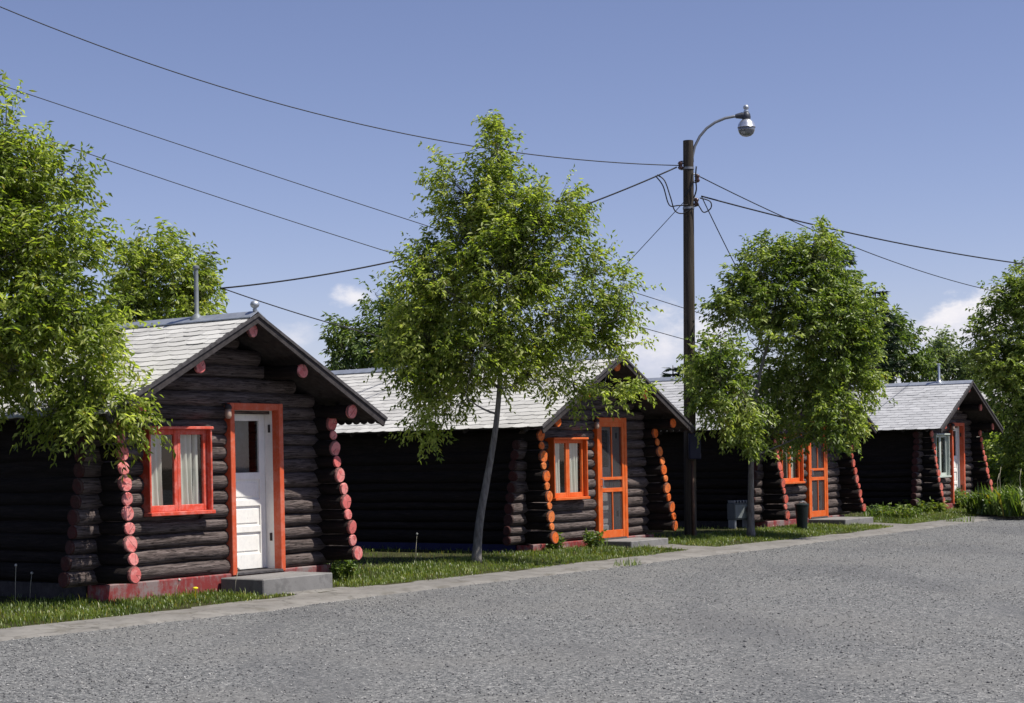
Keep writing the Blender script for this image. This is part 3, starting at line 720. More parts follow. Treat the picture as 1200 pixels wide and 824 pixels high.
def unit(a): return a / np.maximum(np.linalg.norm(a, axis=1, keepdims=True), 1e-9)
def leaf_mesh(name, base, dirs, length, width, m, parent, rng, fold=0.25):
    n = len(base); up = np.tile([[0, 0, 1.0]], (n, 1)) + rng.normal(0, 0.95, (n, 3)); dirs = unit(dirs)
    side = unit(np.cross(dirs, up)); nr = np.cross(side, dirs)
    L = length[:, None]; W = width[:, None]
    v0 = base; v2 = base + dirs * L - nr * L * 0.10; mid = base + dirs * L * 0.45
    v1 = mid + side * W * 0.5 + nr * W * fold; v3 = mid - side * W * 0.5 + nr * W * fold
    V = np.stack([v0, v1, v2, v3], 1).reshape(-1, 3); i = np.arange(n)[:, None] * 4
    Fa = np.concatenate([i + np.array([[0, 1, 2]]), i + np.array([[0, 2, 3]])], 1).reshape(-1, 3)
    return np_mesh(name, V, Fa, m, parent)

def make_tree(name, label, cat, trunk, r0, lobes, nspray, leafm, seed, leaf=(0.115, 0.036), per=15, spray=0.36, bark=None, group=None, nlimb=60, droop=0.55, zmin=None):
    """trunk: world points; lobes: (centre, radii, weight). Limbs grow from the trunk to the lobes, sprays of leaves hang on twigs."""
    rng = np.random.default_rng(seed); base = Vector(trunk[0]); root = empty(name, base)
    tag(root, label, cat, group)
    tp = []; trunk = [Vector(p) - base for p in trunk]
    for i in range(len(trunk) - 1):
        for k in range(4):
            t = k / 4; p0 = trunk[max(i - 1, 0)]; p1 = trunk[i]; p2 = trunk[i + 1]; p3 = trunk[min(i + 2, len(trunk) - 1)]
            tp.append(0.5 * ((2 * p1) + (p2 - p0) * t + (2 * p0 - 5 * p1 + 4 * p2 - p3) * t * t + (3 * p1 - p0 - 3 * p2 + p3) * t ** 3))
    tp.append(trunk[-1]); nT = len(tp)
    rad = [max(0.012, r0 * (1 - 0.86 * (i / (nT - 1)) ** 0.9)) * (1.35 if i == 0 else 1.12 if i == 1 else 1) for i in range(nT)]
    wood = MB(); wood.tube(tp, rad, 10)
    C = np.array([list(Vector(c) - base) for c, r, w_ in lobes]); RR = np.array([[max(q - 0.25 * spray, 0.35 * q) for q in r] for c, r, w_ in lobes]); W = np.array([w_ * r[0] * r[1] * r[2] for c, r, w_ in lobes]) ** 0.8; W = W / W.sum()
    def sample(n, po):
        k = rng.choice(len(lobes), n, p=W); d = unit(rng.normal(0, 1, (n, 3)))
        r = rng.random(n) ** po; r = r * (1 + 0.12 * rng.normal(0, 1, n))
        return C[k] + d * RR[k] * r[:, None], k, d
    nodes = [np.array(tp[i]) for i in range(nT // 5, nT)]; nrad = [rad[i] * 0.6 for i in range(nT // 5, nT)]
    ends, _, _ = sample(nlimb, 0.55)
    axis = np.array([list(p) for p in tp])
    order = np.argsort([np.min(np.linalg.norm(axis - e, axis=1)) for e in ends])
    for j in order:
        e = ends[j]; A = np.array(nodes); d = e - A
        cost = np.linalg.norm(d, axis=1) + 1.5 * np.maximum(0, A[:, 2] - e[2] + 0.25 * np.linalg.norm(d[:, :2], axis=1))
        i = int(np.argmin(cost)); p0 = A[i]; L = np.linalg.norm(e - p0)
        if L < 0.15: continue
        r1 = min(nrad[i] * 0.85, 0.012 + 0.014 * L); pts = []; rs = []
        m1 = (p0 + e) / 2 + np.array([0, 0, -0.10 * L]) + rng.normal(0, 0.05 * L, 3)
        for q in range(6):
            t = q / 5; pts.append((1 - t) ** 2 * p0 + 2 * t * (1 - t) * m1 + t * t * e); rs.append(r1 * (1 - t) + 0.006 * t)
        wood.tube(pts, rs, 6, caps=False)
        for q in range(1, 6): nodes.append(pts[q]); nrad.append(rs[q])
    A = np.array(nodes); S, kk, dd = sample(nspray, 0.42)
    if zmin is not None: S = S[S[:, 2] > zmin - base.z]; kk = kk[:len(S)]
    n = len(S); near = np.zeros(n, int)
    for i in range(0, n, 400): near[i:i + 400] = np.argmin(np.linalg.norm(S[i:i + 400, None] - A[None], axis=2), 1)
    P0 = A[near]
    out = S - P0; ax = unit(unit(out + 1e-6) * 0.9 + unit(S - C.mean(0)) * 0.5 + rng.normal(0, 0.45, (n, 3)) + np.array([0, 0, 0.15]))
    ln = spray * rng.uniform(0.6, 1.25, n)
    for i in range(n):   # twigs
        mid = (P0[i] + S[i]) / 2 + np.array([0, 0, -0.03]); tip = S[i] + ax[i] * ln[i] * 0.6 - np.array([0, 0, droop * 0.25 * ln[i]])
        wood.tube([P0[i], mid, S[i], tip], [0.005, 0.004, 0.003, 0.0012], 3, mi=1, caps=False)
    wood.build('trunk', [bark or BARK, TWIG], root, True)
    t = np.tile(np.linspace(0.0, 1.0, per), (n, 1)) + rng.normal(0, 0.03, (n, per))
    sg = np.where(np.arange(per) % 2 == 0, 1.0, -1.0)[None, :]
    sidev = unit(np.cross(ax, np.tile([[0, 0, 1.0]], (n, 1)) + rng.normal(0, 0.3, (n, 3))))
    base_ = S[:, None] + ax[:, None] * (t * ln[:, None])[..., None] - np.array([0, 0, 1.0]) * (droop * 0.35 * t * t * ln[:, None])[..., None] + rng.normal(0, 0.02, (n, per, 3))
    dr = ax[:, None] * 0.55 + sidev[:, None] * sg[..., None] * 0.85 + np.array([0, 0, -droop]) + rng.normal(0, 0.33, (n, per, 3))
    base_ = base_.reshape(-1, 3); dr = dr.reshape(-1, 3); N = len(base_)
    leaf_mesh('crown', base_, dr, leaf[0] * rng.uniform(0.6, 1.2, N), leaf[1] * rng.uniform(0.7, 1.2, N), leafm, root, rng)
    return root
def lob(px, py, D, rx, ry, w_=1.0, dd=None):
    s_ = D / F_PX; c = at(px, py, D); return (c, (rx * s_, (dd if dd else (rx + ry) / 2 * s_), ry * s_), w_)

# the tall ash between the two near cabins
D = 24.89
make_tree('ash_tree', 'slender tree with pointed crown and pale leaning trunk between the two nearest cabins', 'tree',
          [at(558, 661, D), at(562, 612, D), at(571, 560, D), at(581, 500, D), at(586, 440, D), at(586, 370, D), at(584, 270, D), at(583, 165, D)], 0.074,
          [lob(582, 168, D, 22, 44, 1.1), lob(578, 225, D, 44, 42, 1.0), lob(570, 270, D, 66, 52, 0.9), lob(524, 222, D, 23, 42, 0.75), lob(630, 255, D, 36, 46, 0.8), lob(560, 340, D, 85, 62, 1.1), lob(500, 330, D, 40, 55, 0.9), lob(490, 400, D, 45, 55, 1.1),
           lob(560, 410, D, 85, 52, 1.1), lob(625, 310, D, 55, 50, 0.9), lob(668, 252, D, 22, 46, 0.7), lob(690, 320, D, 30, 42, 0.7), lob(665, 380, D, 60, 45, 0.9), lob(722, 355, D, 36, 45, 0.6), lob(715, 400, D, 40, 25, 0.5),
           lob(520, 455, D, 42, 40, 1.0), lob(500, 490, D, 34, 30, 0.55), lob(640, 440, D, 55, 25, 0.35), lob(672, 448, D, 34, 20, 0.35), lob(728, 455, D - 0.2, 38, 11, 0.9, 0.4)],
          3000, LEAF_A, 5, leaf=(0.094, 0.034), per=18, spray=0.36, nlimb=130)
# near tree at the left edge
D = 18.4
make_tree('ash_tree', 'large leafy tree at the left edge overhanging the roof of the nearest cabin', 'tree',
          [at(-95, 735, D), at(-92, 640, D), at(-84, 540, D), at(-70, 430, D), at(-50, 300, D), at(-30, 170, D)], 0.12,
          [lob(-15, 150, D, 48, 50, 0.9), lob(15, 200, D, 56, 54, 1.0), lob(72, 215, D, 36, 44, 0.7), lob(20, 290, D, 70, 70, 1.0), lob(88, 290, D, 36, 55, 0.7), lob(-40, 280, D, 90, 110, 0.7), lob(40, 370, D, 85, 60, 1.0),
           lob(110, 385, D, 45, 45, 0.75), lob(15, 425, D, 70, 50, 0.9), lob(105, 455, D, 55, 45, 1.0), lob(75, 482, D, 50, 28, 0.8), lob(140, 488, D, 36, 30, 0.9), lob(-60, 415, D, 80, 70, 0.7)],
          2250, LEAF_A, 9, leaf=(0.098, 0.034), per=18, spray=0.38, nlimb=150)
# round tree past the pole
D = 31.5
make_tree('ash_tree', 'dense round-headed tree just past the utility pole, hiding most of a cabin', 'tree',
          [at(880, 631, D), at(880, 580, D), at(881, 520, D), at(888, 450, D), at(905, 380, D), at(915, 310, D)], 0.075,
          [lob(905, 310, D, 40, 36, 1.0), lob(955, 310, D, 40, 42, 1.0), lob(962, 280, D, 12, 18, 0.7), lob(880, 350, D, 45, 40, 1.0), lob(850, 365, D, 28, 25, 0.8), lob(940, 370, D, 75, 55, 1.1), lob(1000, 370, D, 32, 45, 0.9),
           lob(840, 430, D - 0.9, 40, 42, 1.2), lob(862, 480, D - 1.0, 38, 40, 1.2), lob(832, 452, D - 0.8, 30, 36, 0.9), lob(925, 445, D + 0.8, 58, 52, 0.8), lob(905, 500, D + 0.9, 40, 30, 0.7), lob(985, 440, D, 48, 45, 1.1), lob(985, 490, D - 0.5, 34, 34, 1.1), lob(950, 508, D, 40, 22, 0.5), lob(882, 510, D - 0.8, 20, 20, 0.7), lob(1000, 410, D, 30, 30, 0.9)],
          3000, LEAF_B, 14, leaf=(0.108, 0.043), per=16, spray=0.34, nlimb=140)
# tree at the right edge
D = 46.5
make_tree('ash_tree', 'dark bushy tree at the right edge beside the farthest cabin', 'tree',
          [at(1226, 596, D), at(1226, 540, D), at(1224, 470, D), at(1222, 400, D), at(1222, 320, D)], 0.14,
          [lob(1215, 345, D, 45, 45, 1.0), lob(1180, 365, D, 32, 38, 0.9), lob(1158, 395, D, 28, 36, 0.9), lob(1180, 430, D, 42, 44, 1.1), lob(1228, 420, D, 60, 60, 0.9), lob(1195, 485, D, 30, 45, 1.2), lob(1205, 535, D, 32, 38, 1.2), lob(1240, 500, D, 45, 60, 0.8), lob(1158, 430, D, 20, 26, 0.7)],
          2000, LEAF_B, 21, leaf=(0.15, 0.06), per=14, spray=0.42, nlimb=60)
# trees behind the roofs
BG = 'trees rising behind the cabins'
make_tree('leafy_tree', 'leafy tree behind the roof of the nearest cabin, next to its vent pipe', 'tree', [at(205, 560, 31), at(203, 420, 31), at(200, 330, 31)], 0.1,
          [lob(165, 315, 31, 34, 42, 0.9), lob(205, 325, 31, 42, 45, 1), lob(232, 345, 31, 30, 38, 0.9), lob(150, 360, 31, 40, 30, 0.8), lob(200, 375, 31, 60, 30, 0.9), lob(196, 285, 31, 20, 20, 0.5)], 800, LEAF_A, 31, leaf=(0.13, 0.045), per=14, group=BG, nlimb=40)
make_tree('leafy_tree', 'leafy tree behind the orange-trimmed cabin, left of the pointed tree', 'tree', [at(440, 560, 42), at(440, 450, 42), at(445, 370, 42)], 0.12,
          [lob(410, 405, 42, 28, 34, 0.9), lob(450, 370, 42, 26, 38, 0.9), lob(445, 410, 42, 50, 35, 1.0), lob(485, 400, 42, 50, 45, 0.9), lob(400, 425, 42, 20, 20, 0.8)], 800, LEAF_C, 32, leaf=(0.17, 0.06), per=13, spray=0.42, group=BG, nlimb=40)
make_tree('leafy_tree', 'leafy tree above the roof between the round tree and the farthest gable', 'tree', [at(1045, 560, 54), at(1045, 470, 54), at(1045, 400, 54)], 0.14,
          [lob(1045, 400, 54, 34, 32, 1.0), lob(1025, 420, 54, 35, 30, 1.0), lob(1068, 425, 54, 24, 22, 0.9), lob(1010, 390, 54, 30, 30, 0.8)], 650, LEAF_C, 33, leaf=(0.2, 0.075), per=13, spray=0.5, group=BG, nlimb=40)
make_tree('leafy_tree', 'pale distant tree in the gap above the farthest cabin roof', 'tree', [at(1108, 560, 74), at(1108, 470, 74), at(1108, 415, 74)], 0.14,
          [lob(1108, 415, 74, 17, 24, 1.0), lob(1095, 430, 74, 20, 18, 0.9), lob(1125, 430, 74, 16, 18, 0.9), lob(1135, 440, 74, 20, 14, 0.8)], 420, m_leaf('leaf_pale_far', (0.09, 0.13, 0.06), (0.17, 0.22, 0.10), (0.24, 0.29, 0.14), 0.35, 0.03), 34, leaf=(0.24, 0.09), per=12, spray=0.55, group=BG, nlimb=30)

make_tree('leafy_shrub', 'added dense shrub filling the dark gap right of the farthest cabin', 'shrub', [at(1195, 585, 52), at(1195, 560, 52), at(1195, 530, 52)], 0.08,  # added shrub, put in to keep the gap beside the cabin dark
          [lob(1185, 545, 52, 26, 40, 1.0), lob(1215, 540, 52, 34, 45, 1.0), lob(1200, 575, 52, 45, 26, 1.0), lob(1172, 530, 55, 14, 50, 0.8)], 900, LEAF_B, 36, leaf=(0.2, 0.085), per=13, spray=0.45, nlimb=30)
make_tree('leafy_tree', 'tall leafy tree far behind the right edge tree', 'tree', [at(1240, 570, 66), at(1240, 470, 66), at(1235, 390, 66)], 0.2,
          [lob(1190, 480, 66, 45, 60, 1.0), lob(1250, 430, 66, 70, 70, 1.0), lob(1170, 540, 66, 40, 40, 1.0), lob(1230, 530, 66, 60, 50, 1.0)], 900, LEAF_C, 37, leaf=(0.3, 0.12), per=13, spray=0.6, group=BG, nlimb=40)

def spruce(label, base, H, rmax, seed, zlow=0.1):
    rng = np.random.default_rng(seed); root = empty('spruce_tree', base); tag(root, label, 'tree', BG)
    wood = MB(); wood.tube([(0, 0, 0), (0.02, 0, H * 0.4), (0, 0.02, H * 0.8), (0, 0, H)], [0.16, 0.12, 0.05, 0.012], 8); B = []; Dv = []
    zz = H * zlow
    while zz < H * 0.985:
        f = 1 - zz / H; L = rmax * (f ** 0.85) + 0.12; nb = 7 if f > 0.2 else 5
        for k in range(nb):
            az_ = rng.uniform(0, 6.283); l = L * rng.uniform(0.7, 1.15); d = np.array([math.cos(az_), math.sin(az_), 0])
            pts = [np.array([0, 0, zz]) + d * l * t + np.array([0, 0, 1]) * (-0.28 * l * t + 0.30 * l * t * t) for t in (0, 0.35, 0.7, 1.0)]
            wood.tube(pts, [0.022, 0.015, 0.01, 0.004], 4, caps=False)
            m = int(60 * l) + 14
            for q in range(m):
                t = rng.uniform(0.12, 1.0); p = np.array([0, 0, zz]) + d * l * t + np.array([0, 0, 1]) * (-0.28 * l * t + 0.30 * l * t * t)
                sd = np.cross(d, [0, 0, 1]) * rng.choice([-1, 1]); B.append(p + rng.normal(0, 0.02, 3)); Dv.append(d * 0.8 + sd * rng.uniform(0.1, 1.0) + np.array([0, 0, rng.uniform(-0.5, 0.25)]))
        zz += 0.16 + 0.25 * f
    wood.build('trunk', BARKD, root, True); n = len(B)
    leaf_mesh('crown', np.array(B), np.array(Dv), rng.uniform(0.14, 0.3, n), rng.uniform(0.03, 0.055, n), LEAF_S, root, rng)
    return root
def spruce_px(label, px, ytop, D, rmax, seed):
    b = at(px, 560, D); b.z = 0.1; spruce(label, b, at(px, ytop, D).z - 0.1, rmax, seed)
spruce_px('dark spruce with its tip above the round tree past the pole', 992, 284, 47, 1.9, 41)
spruce_px('dark spruce showing dead-looking side tips right of the round tree', 1030, 335, 50, 1.7, 42)
spruce_px('small spruce tip peeking over a roof beside the utility pole', 791, 428, 52, 0.7, 43)

# ---------------------------------------------------------------- utility pole, lamp, wires
PY = 31.28; pole_b = onz(809, 629, 0.1); pole = empty('utility_pole', (pole_b.x, pole_b.y, 0.08))
tag(pole, 'tall dark wooden utility pole standing between two cabins, wires at its top', 'pole')
ptop = at(806.5, 165, PY) - pole.location
POLEM = m_bark('pole_wood', (0.022, 0.019, 0.016), (0.085, 0.07, 0.056), (1, 1, 0.06))
pm = MB(); n = 9
pm.tube([Vector((0, 0, -0.25)).lerp(ptop, 0) if i == 0 else Vector((0, 0, 0)).lerp(ptop, i / (n - 1)) for i in range(n)], [0.118 - 0.022 * i / (n - 1) for i in range(n)], 16)
pm.build('pole_shaft', POLEM, pole, True, R(40))
BLACK = m_plain('black_rubber', (0.012, 0.012, 0.014), 0.55, 0, 0.2)
STEEL = m_plain('dull_steel', (0.22, 0.23, 0.25), 0.5, 0.6, 0.2)
PORC = m_plain('brown_porcelain', (0.05, 0.02, 0.015), 0.2, 0, 0.2, spec=0.6)
def pl_(px, py, dY=0.0): return at(px, py, PY + dY) - pole.location
for (px, py) in ((797.5, 194), (816, 237), (817, 209)):
    m = MB(); c = pl_(px, py, -0.02)
    m.tube([c + Vector((0, 0, -0.075)), c + Vector((0, 0, -0.04)), c + Vector((0, 0, -0.012)), c + Vector((0, 0, 0.012)), c + Vector((0, 0, 0.04)), c + Vector((0, 0, 0.075))], [0.03, 0.055, 0.036, 0.036, 0.055, 0.03], 12)
    m.build('insulator', PORC, pole, True)
    inn = Vector((0, 0, 0)).lerp(ptop, (c.z) / ptop.z); 
    for h_ in (0.078, -0.078):
        b = MB(); b.tube([c + Vector((0, 0, h_)), Vector((inn.x, c.y, c.z + h_))], 0.012, 6); b.build('insulator_bracket', STEEL, pole, True)
m = MB(); m.tube([pl_(811.5, 540, -0.12), pl_(812.5, 630, -0.12)], 0.03, 8); m.build('conduit', m_plain('brown_conduit', (0.09, 0.05, 0.035), 0.7), pole, True)
m = MB(); c = pl_(814, 523, -0.16); m.box(c.x - 0.11, c.x + 0.11, c.y - 0.08, c.y + 0.07, c.z - 0.24, c.z + 0.24, 0, 0.012); mb_ = m.build('meter_box', m_plain('blue_box_paint', (0.008, 0.01, 0.03), 0.5, 0, 0.2), pole)
m = MB(); m.box(c.x - 0.095, c.x + 0.095, c.y - 0.09, c.y - 0.081, c.z - 0.22, c.z + 0.22, 0, 0.003); m.build('box_lid', m_plain('blue_lid_paint', (0.009, 0.011, 0.036), 0.45, 0, 0.2), pole)
for z_, in ((0.93,), (0.83,)):
    c = Vector((0, 0, 0)).lerp(ptop, z_); m = MB(); m.tube([c + Vector((0, 0, -0.02)), c + Vector((0, 0, 0.02))], 0.108, 16); m.build('steel_band', STEEL, pole, True, R(40))
def jump(pts, r=0.012):
    m = MB(); P = [pl_(*p) for p in pts]; Q = []
    for i in range(len(P) - 1):
        for k in range(5):
            t = k / 5; p0 = P[max(i - 1, 0)]; p1 = P[i]; p2 = P[i + 1]; p3 = P[min(i + 2, len(P) - 1)]
            Q.append(0.5 * ((2 * p1) + (p2 - p0) * t + (2 * p0 - 5 * p1 + 4 * p2 - p3) * t * t + (3 * p1 - p0 - 3 * p2 + p3) * t ** 3))
    Q.append(P[-1]); m.tube(Q, r, 5); m.build('drip_loop', BLACK, pole, True)
jump([(770, 205, -0.1), (779, 212, -0.14), (786, 232, -0.18), (791, 247, -0.16), (801, 250, -0.13), (812, 243, -0.13)])
jump([(768, 206, -0.1), (777, 218, -0.12), (784, 240, -0.15), (794, 241, -0.14), (806, 240, -0.13)])
jump([(816, 195, -0.1), (815, 208, -0.12), (816, 222, -0.12), (813, 232, -0.12)], 0.014)
jump([(820, 232, -0.08), (832, 236, -0.1), (833, 244, -0.1), (825, 249, -0.1), (820, 243, -0.1), (816, 236, -0.12)])
jump([(802, 231, -0.13), (808, 222, -0.15), (813, 212, -0.14)], 0.016)
# street lamp on a bent arm
lamp = empty('street_lamp', at(811, 186, PY)); tag(lamp, 'street lamp with round globe on a curved arm at the pole top', 'street lamp')
def ll(px, py, d=0.0): return at(px, py, PY + d) - lamp.location
m = MB(); m.tube([ll(811.5, 190), ll(811.5, 184), ll(814, 172), ll(820, 160), ll(828, 150.5), ll(838, 143.5), ll(850, 138.5), ll(860, 136.6), ll(868, 136)], 0.026, 10); m.build('arm', STEEL, lamp, True)
m = MB(); c = ll(874.5, 137)
m.tube([ll(862, 136.3), ll(869, 135.5), ll(876, 136)], [0.04, 0.062, 0.055], 10)
m.lathe(c, [(0.075, -0.05), (0.085, -0.01), (0.075, 0.05), (0.055, 0.075)], 16); m.build('lamp_housing', m_plain('lamp_grey_paint', (0.05, 0.055, 0.07), 0.45, 0.2, 0.2), lamp, True, R(40))
m = MB(); m.lathe(c + Vector((0, 0, 0.076)), [(0.045, 0), (0.05, 0.03), (0.03, 0.055), (0.05, 0.08), (0.055, 0.11), (0.03, 0.145)], 14); m.build('photocell', METAL, lamp, True)
m = MB(); m.lathe(c, [(0.07, -0.045), (0.115, -0.08), (0.15, -0.13), (0.165, -0.195), (0.17, -0.20)], 24); m.build('reflector', m_plain('bright_aluminium', (0.72, 0.74, 0.77), 0.28, 0.85, 0.08), lamp, True)
m = MB(); m.lathe(c, [(0.162, -0.201), (0.155, -0.26), (0.125, -0.32), (0.08, -0.355), (0.02, -0.37)], 24); m.build('globe', m_plain('smoky_glass', (0.16, 0.17, 0.19), 0.12, 0.3, 0.1, spec=0.8), lamp, True)

def wire(label, p0, p1, sag, r=0.012, name='overhead_wire'):
    m = MB(); n = 40; p0, p1 = Vector(p0), Vector(p1); base = p0.copy()
    m.tube([p0.lerp(p1, i / n) - base - Vector((0, 0, 4 * sag * (i / n) * (1 - i / n))) for i in range(n + 1)], r * 0.75, 5)
    o = m.build(name, BLACK, None, True); o.location = base
    return tag(o, label, 'wire', 'overhead wires')
L_ = at(796, 194, PY - 0.03); Rr_ = at(818, 209, PY - 0.03)
wire('topmost overhead wire, sagging from the pole top to the upper left corner', at(-330, -150, 26), L_, 1.05, 0.013)
wire('second long wire from the top, passing behind the pointed tree crown', at(-220, 25, 46), at(980, 417, 60), 0.12, 0.018)
wire('third long wire from the top, emerging beside the left edge tree', at(-220, 66, 47), at(960, 440, 60), 0.42, 0.018)
wire('heavy twisted cable from the pole, passing behind the pointed tree to the nearest roof', at(258, 338, 28.6), at(793, 196, PY - 0.03), 0.36, 0.019)
wire('low wire leaving the tree behind the nearest roof towards the orange-trimmed cabin', at(258, 337, 28.8), at(560, 420, 31.5), 0.1, 0.014)
wire('thin guy wire slanting from the pole down left to a roof ridge', at(622, 426, 31.2), at(803, 235, PY - 0.02), 0.03, 0.009)
wire('heavy cable running from the pole to the right edge of the picture', at(822, 230, PY - 0.04), at(1500, 322, 46), 0.55, 0.02)
wire('thin wire from the pole crossing over the round tree to the right', at(816, 205, PY - 0.04), at(1330, 352, 58), 0.85, 0.014)
wire('short service wire dropping from the pole into the round tree', at(822, 230, PY - 0.03), at(938, 449, 37.2), 0.12, 0.013)

# ---------------------------------------------------------------- grass, weeds, plants
GRASS = m_leaf('grass_blade', (0.045, 0.075, 0.014), (0.11, 0.155, 0.028), (0.21, 0.25, 0.055), 0.34, 0.12)
IRIS = m_leaf('iris_leaf', (0.04, 0.075, 0.018), (0.11, 0.165, 0.035), (0.24, 0.28, 0.07), 0.35, 0.08)
DRY = m_plain('dry_stalk', (0.42, 0.38, 0.28), 0.9, 0, 0.2)
def blades(name, P, H, W, m, rng, parent=None, bend=0.5):
    n = len(P); az_ = rng.uniform(0, 6.283, n); d = np.stack([np.cos(az_), np.sin(az_), np.zeros(n)], 1); s_ = np.stack([-np.sin(az_), np.cos(az_), np.zeros(n)], 1)
    b = bend * rng.uniform(0.1, 1.0, n)[:, None]; H = H[:, None]; W = W[:, None]; U = np.array([[0, 0, 1.0]])
    v0 = P - s_ * W / 2; v1 = P + s_ * W / 2; m1 = P + U * H * 0.6 + d * H * b * 0.3; v2 = m1 + s_ * W * 0.38; v3 = m1 - s_ * W * 0.38; v4 = P + U * H * (1 - 0.3 * b) + d * H * b
    V = np.stack([v0, v1, v2, v3, v4], 1).reshape(-1, 3); i = np.arange(n)[:, None] * 5
    Fa = np.concatenate([i + np.array([[0, 1, 2]]), i + np.array([[0, 2, 3]]), i + np.array([[3, 2, 4]])], 1).reshape(-1, 3)
    return np_mesh(name, V, Fa, m, parent)
def inside_any(x, y, pad=0.0):
    for ci, (X, Y, a, zf) in enumerate(CABINS):
        dx, dy = x - X, y - Y; u = dx * math.cos(a) + dy * math.sin(a); v = -dx * math.sin(a) + dy * math.cos(a)
        if abs(u) < HW + 0.02 - pad and -0.03 < v < D_CAB: return True
        if ci < 3 and -0.16 < u < (1.16, 1.24, 1.49, 0)[ci] and -0.86 - (0.1 if ci == 2 else 0) < v < 0: return True
        if ci == 0 and 0.2 < u < 1.28 and -1.7 < v < -0.6: return True
        if ci == 2 and 0.55 < u < 1.6 and -2.6 < v < -0.6: return True
        if ci == 1 and 0.4 < u < 1.32 and -2.2 < v < -0.6: return True
    return False
rg = np.random.default_rng(77); pts = []
while len(pts) < 95000:
    s_ = rg.uniform(-9, 36); t0 = up_t(s_); dd = rg.uniform(-0.02, 1.0) ** 1.0 * 1.7 if rg.random() < 0.72 else rg.uniform(0, 8.0)
    edge = 0.10 * nz1(s_, 1.1, 5) + 0.05 * nz1(s_, 5, 8)
    if dd < edge + 0.06: continue
    p = world_st(s_, t0 + dd)
    if inside_any(p.x, p.y): continue
    dens = 0.62 + 0.8 * mnoise.noise(Vector((p.x * 0.9, p.y * 0.9, 1.5))) + 0.35 * mnoise.noise(Vector((p.x * 4, p.y * 4, 4)))
    if rg.random() > dens: continue
    pts.append((p.x, p.y, lawn_z(s_, t0 + dd) - 0.005, 1.0 if dd > 0.25 else 0.7))
pts = np.array(pts); H = rg.uniform(0.03, 0.08, len(pts)) * pts[:, 3] * (1 + 0.8 * (rg.random(len(pts)) < 0.05))
tag(blades('lawn_grass', pts[:, :3], H, rg.uniform(0.006, 0.013, len(pts)), GRASS, rg, bend=0.9), 'short green grass along the concrete strip and between the cabins', 'grass', kind='stuff')

def plant(label, loc, n, h, wd, rad, seed, m=None, bend=1.1, name='leafy_plant', cat='plant', stalks=0, group=None, sprays=0, leaf=(0.08, 0.04)):
    rng = np.random.default_rng(seed); root = empty(name, loc); tag(root, label, cat, group)
    if n:
        a = rng.uniform(0, 6.283, n); r = rad * np.sqrt(rng.random(n)); P = np.stack([np.cos(a) * r, np.sin(a) * r, np.full(n, -0.01)], 1)
        blades('leaf_blades', P, h * rng.uniform(0.3, 1.15, n), wd * rng.uniform(0.6, 1.2, n), m or IRIS, rng, root, bend)
    if sprays:
        B = []; Dv = []; st_ = MB()
        for i in range(sprays):
            a = rng.uniform(0, 6.283); r = rad * math.sqrt(rng.random()); hh = h * rng.uniform(0.4, 1.1)
            p0 = np.array([math.cos(a) * r * 0.5, math.sin(a) * r * 0.5, -0.01]); p1 = np.array([math.cos(a) * r, math.sin(a) * r, hh])
            st_.tube([p0, (p0 + p1) / 2 + [0, 0, hh * 0.1], p1], [0.005, 0.004, 0.002], 4, caps=False)
            for q in range(12):
                t = rng.uniform(0.25, 1); B.append(p0 + (p1 - p0) * t + rng.normal(0, 0.015, 3)); Dv.append(rng.normal(0, 1, 3) * [1, 1, 0.4])
        st_.build('stems', m or IRIS, root, True); k = len(B)
        leaf_mesh('leaves', np.array(B), np.array(Dv), leaf[0] * rng.uniform(0.6, 1.2, k), leaf[1] * rng.uniform(0.7, 1.2, k), m or IRIS, root, rng)
    if stalks:
        sm = MB()
        for i in range(stalks):
            a = rng.uniform(-0.6, 0.9); hh = h * rng.uniform(1.3, 1.9); x = rng.uniform(-rad, rad) * 0.6; y = rng.uniform(-rad, rad) * 0.5
            sm.tube([(x, y, 0), (x + 0.05 * a, y, hh * 0.4), (x + 0.16 * a, y, hh * 0.8), (x + 0.5 * a + 0.12, y + 0.05, hh)], [0.008, 0.007, 0.006, 0.004], 5)
        sm.build('dry_stalks', DRY, root, True)
    return root
IG = 'strap-leaved plants at the base of the farthest cabin'
def gz(px, py, z=0.1): p = onz(px, py, z); return (p.x, p.y, z - 0.01)
plant('tall strap-leaved clump against the right-hand log ends of the farthest cabin', gz(1158, 600), 380, 0.62, 0.07, 0.5, 51, stalks=0, name='strap_leaved_plant', group=IG)
plant('arching strap-leaved clump with pale dry stalks at the right edge', gz(1183, 601), 520, 0.72, 0.08, 0.75, 52, stalks=3, name='strap_leaved_plant', group=IG)
plant('arching strap-leaved clump half cut off by the right edge', gz(1207, 603), 480, 0.75, 0.08, 0.75, 53, name='strap_leaved_plant', group=IG)
plant('low leafy weeds in front of the white door of the farthest cabin', gz(1122, 596), 60, 0.5, 0.02, 0.35, 54, sprays=60, leaf=(0.12, 0.06))
plant('low leafy weeds under the pale green window of the farthest cabin', gz(1085, 600), 120, 0.3, 0.02, 0.6, 55, sprays=90, leaf=(0.12, 0.05))
plant('low weeds between the concrete step and the farthest cabin', gz(1045, 606), 160, 0.3, 0.02, 0.7, 56, sprays=70, leaf=(0.1, 0.045))
plant('leafy bush below the right-hand log ends of the nearest cabin', gz(402, 676), 40, 0.25, 0.015, 0.2, 57, sprays=34)
plant('pale-leaved weed by the left log ends of the orange-trimmed cabin', gz(652, 645), 20, 0.3, 0.014, 0.16, 58, sprays=22)
plant('climbing weed below the orange window', gz(668, 640), 14, 0.45, 0.014, 0.15, 62, sprays=26, leaf=(0.09, 0.06))
plant('broad-leaved weed beside the step of the orange-trimmed cabin', gz(697, 642), 25, 0.3, 0.016, 0.2, 59, sprays=30)
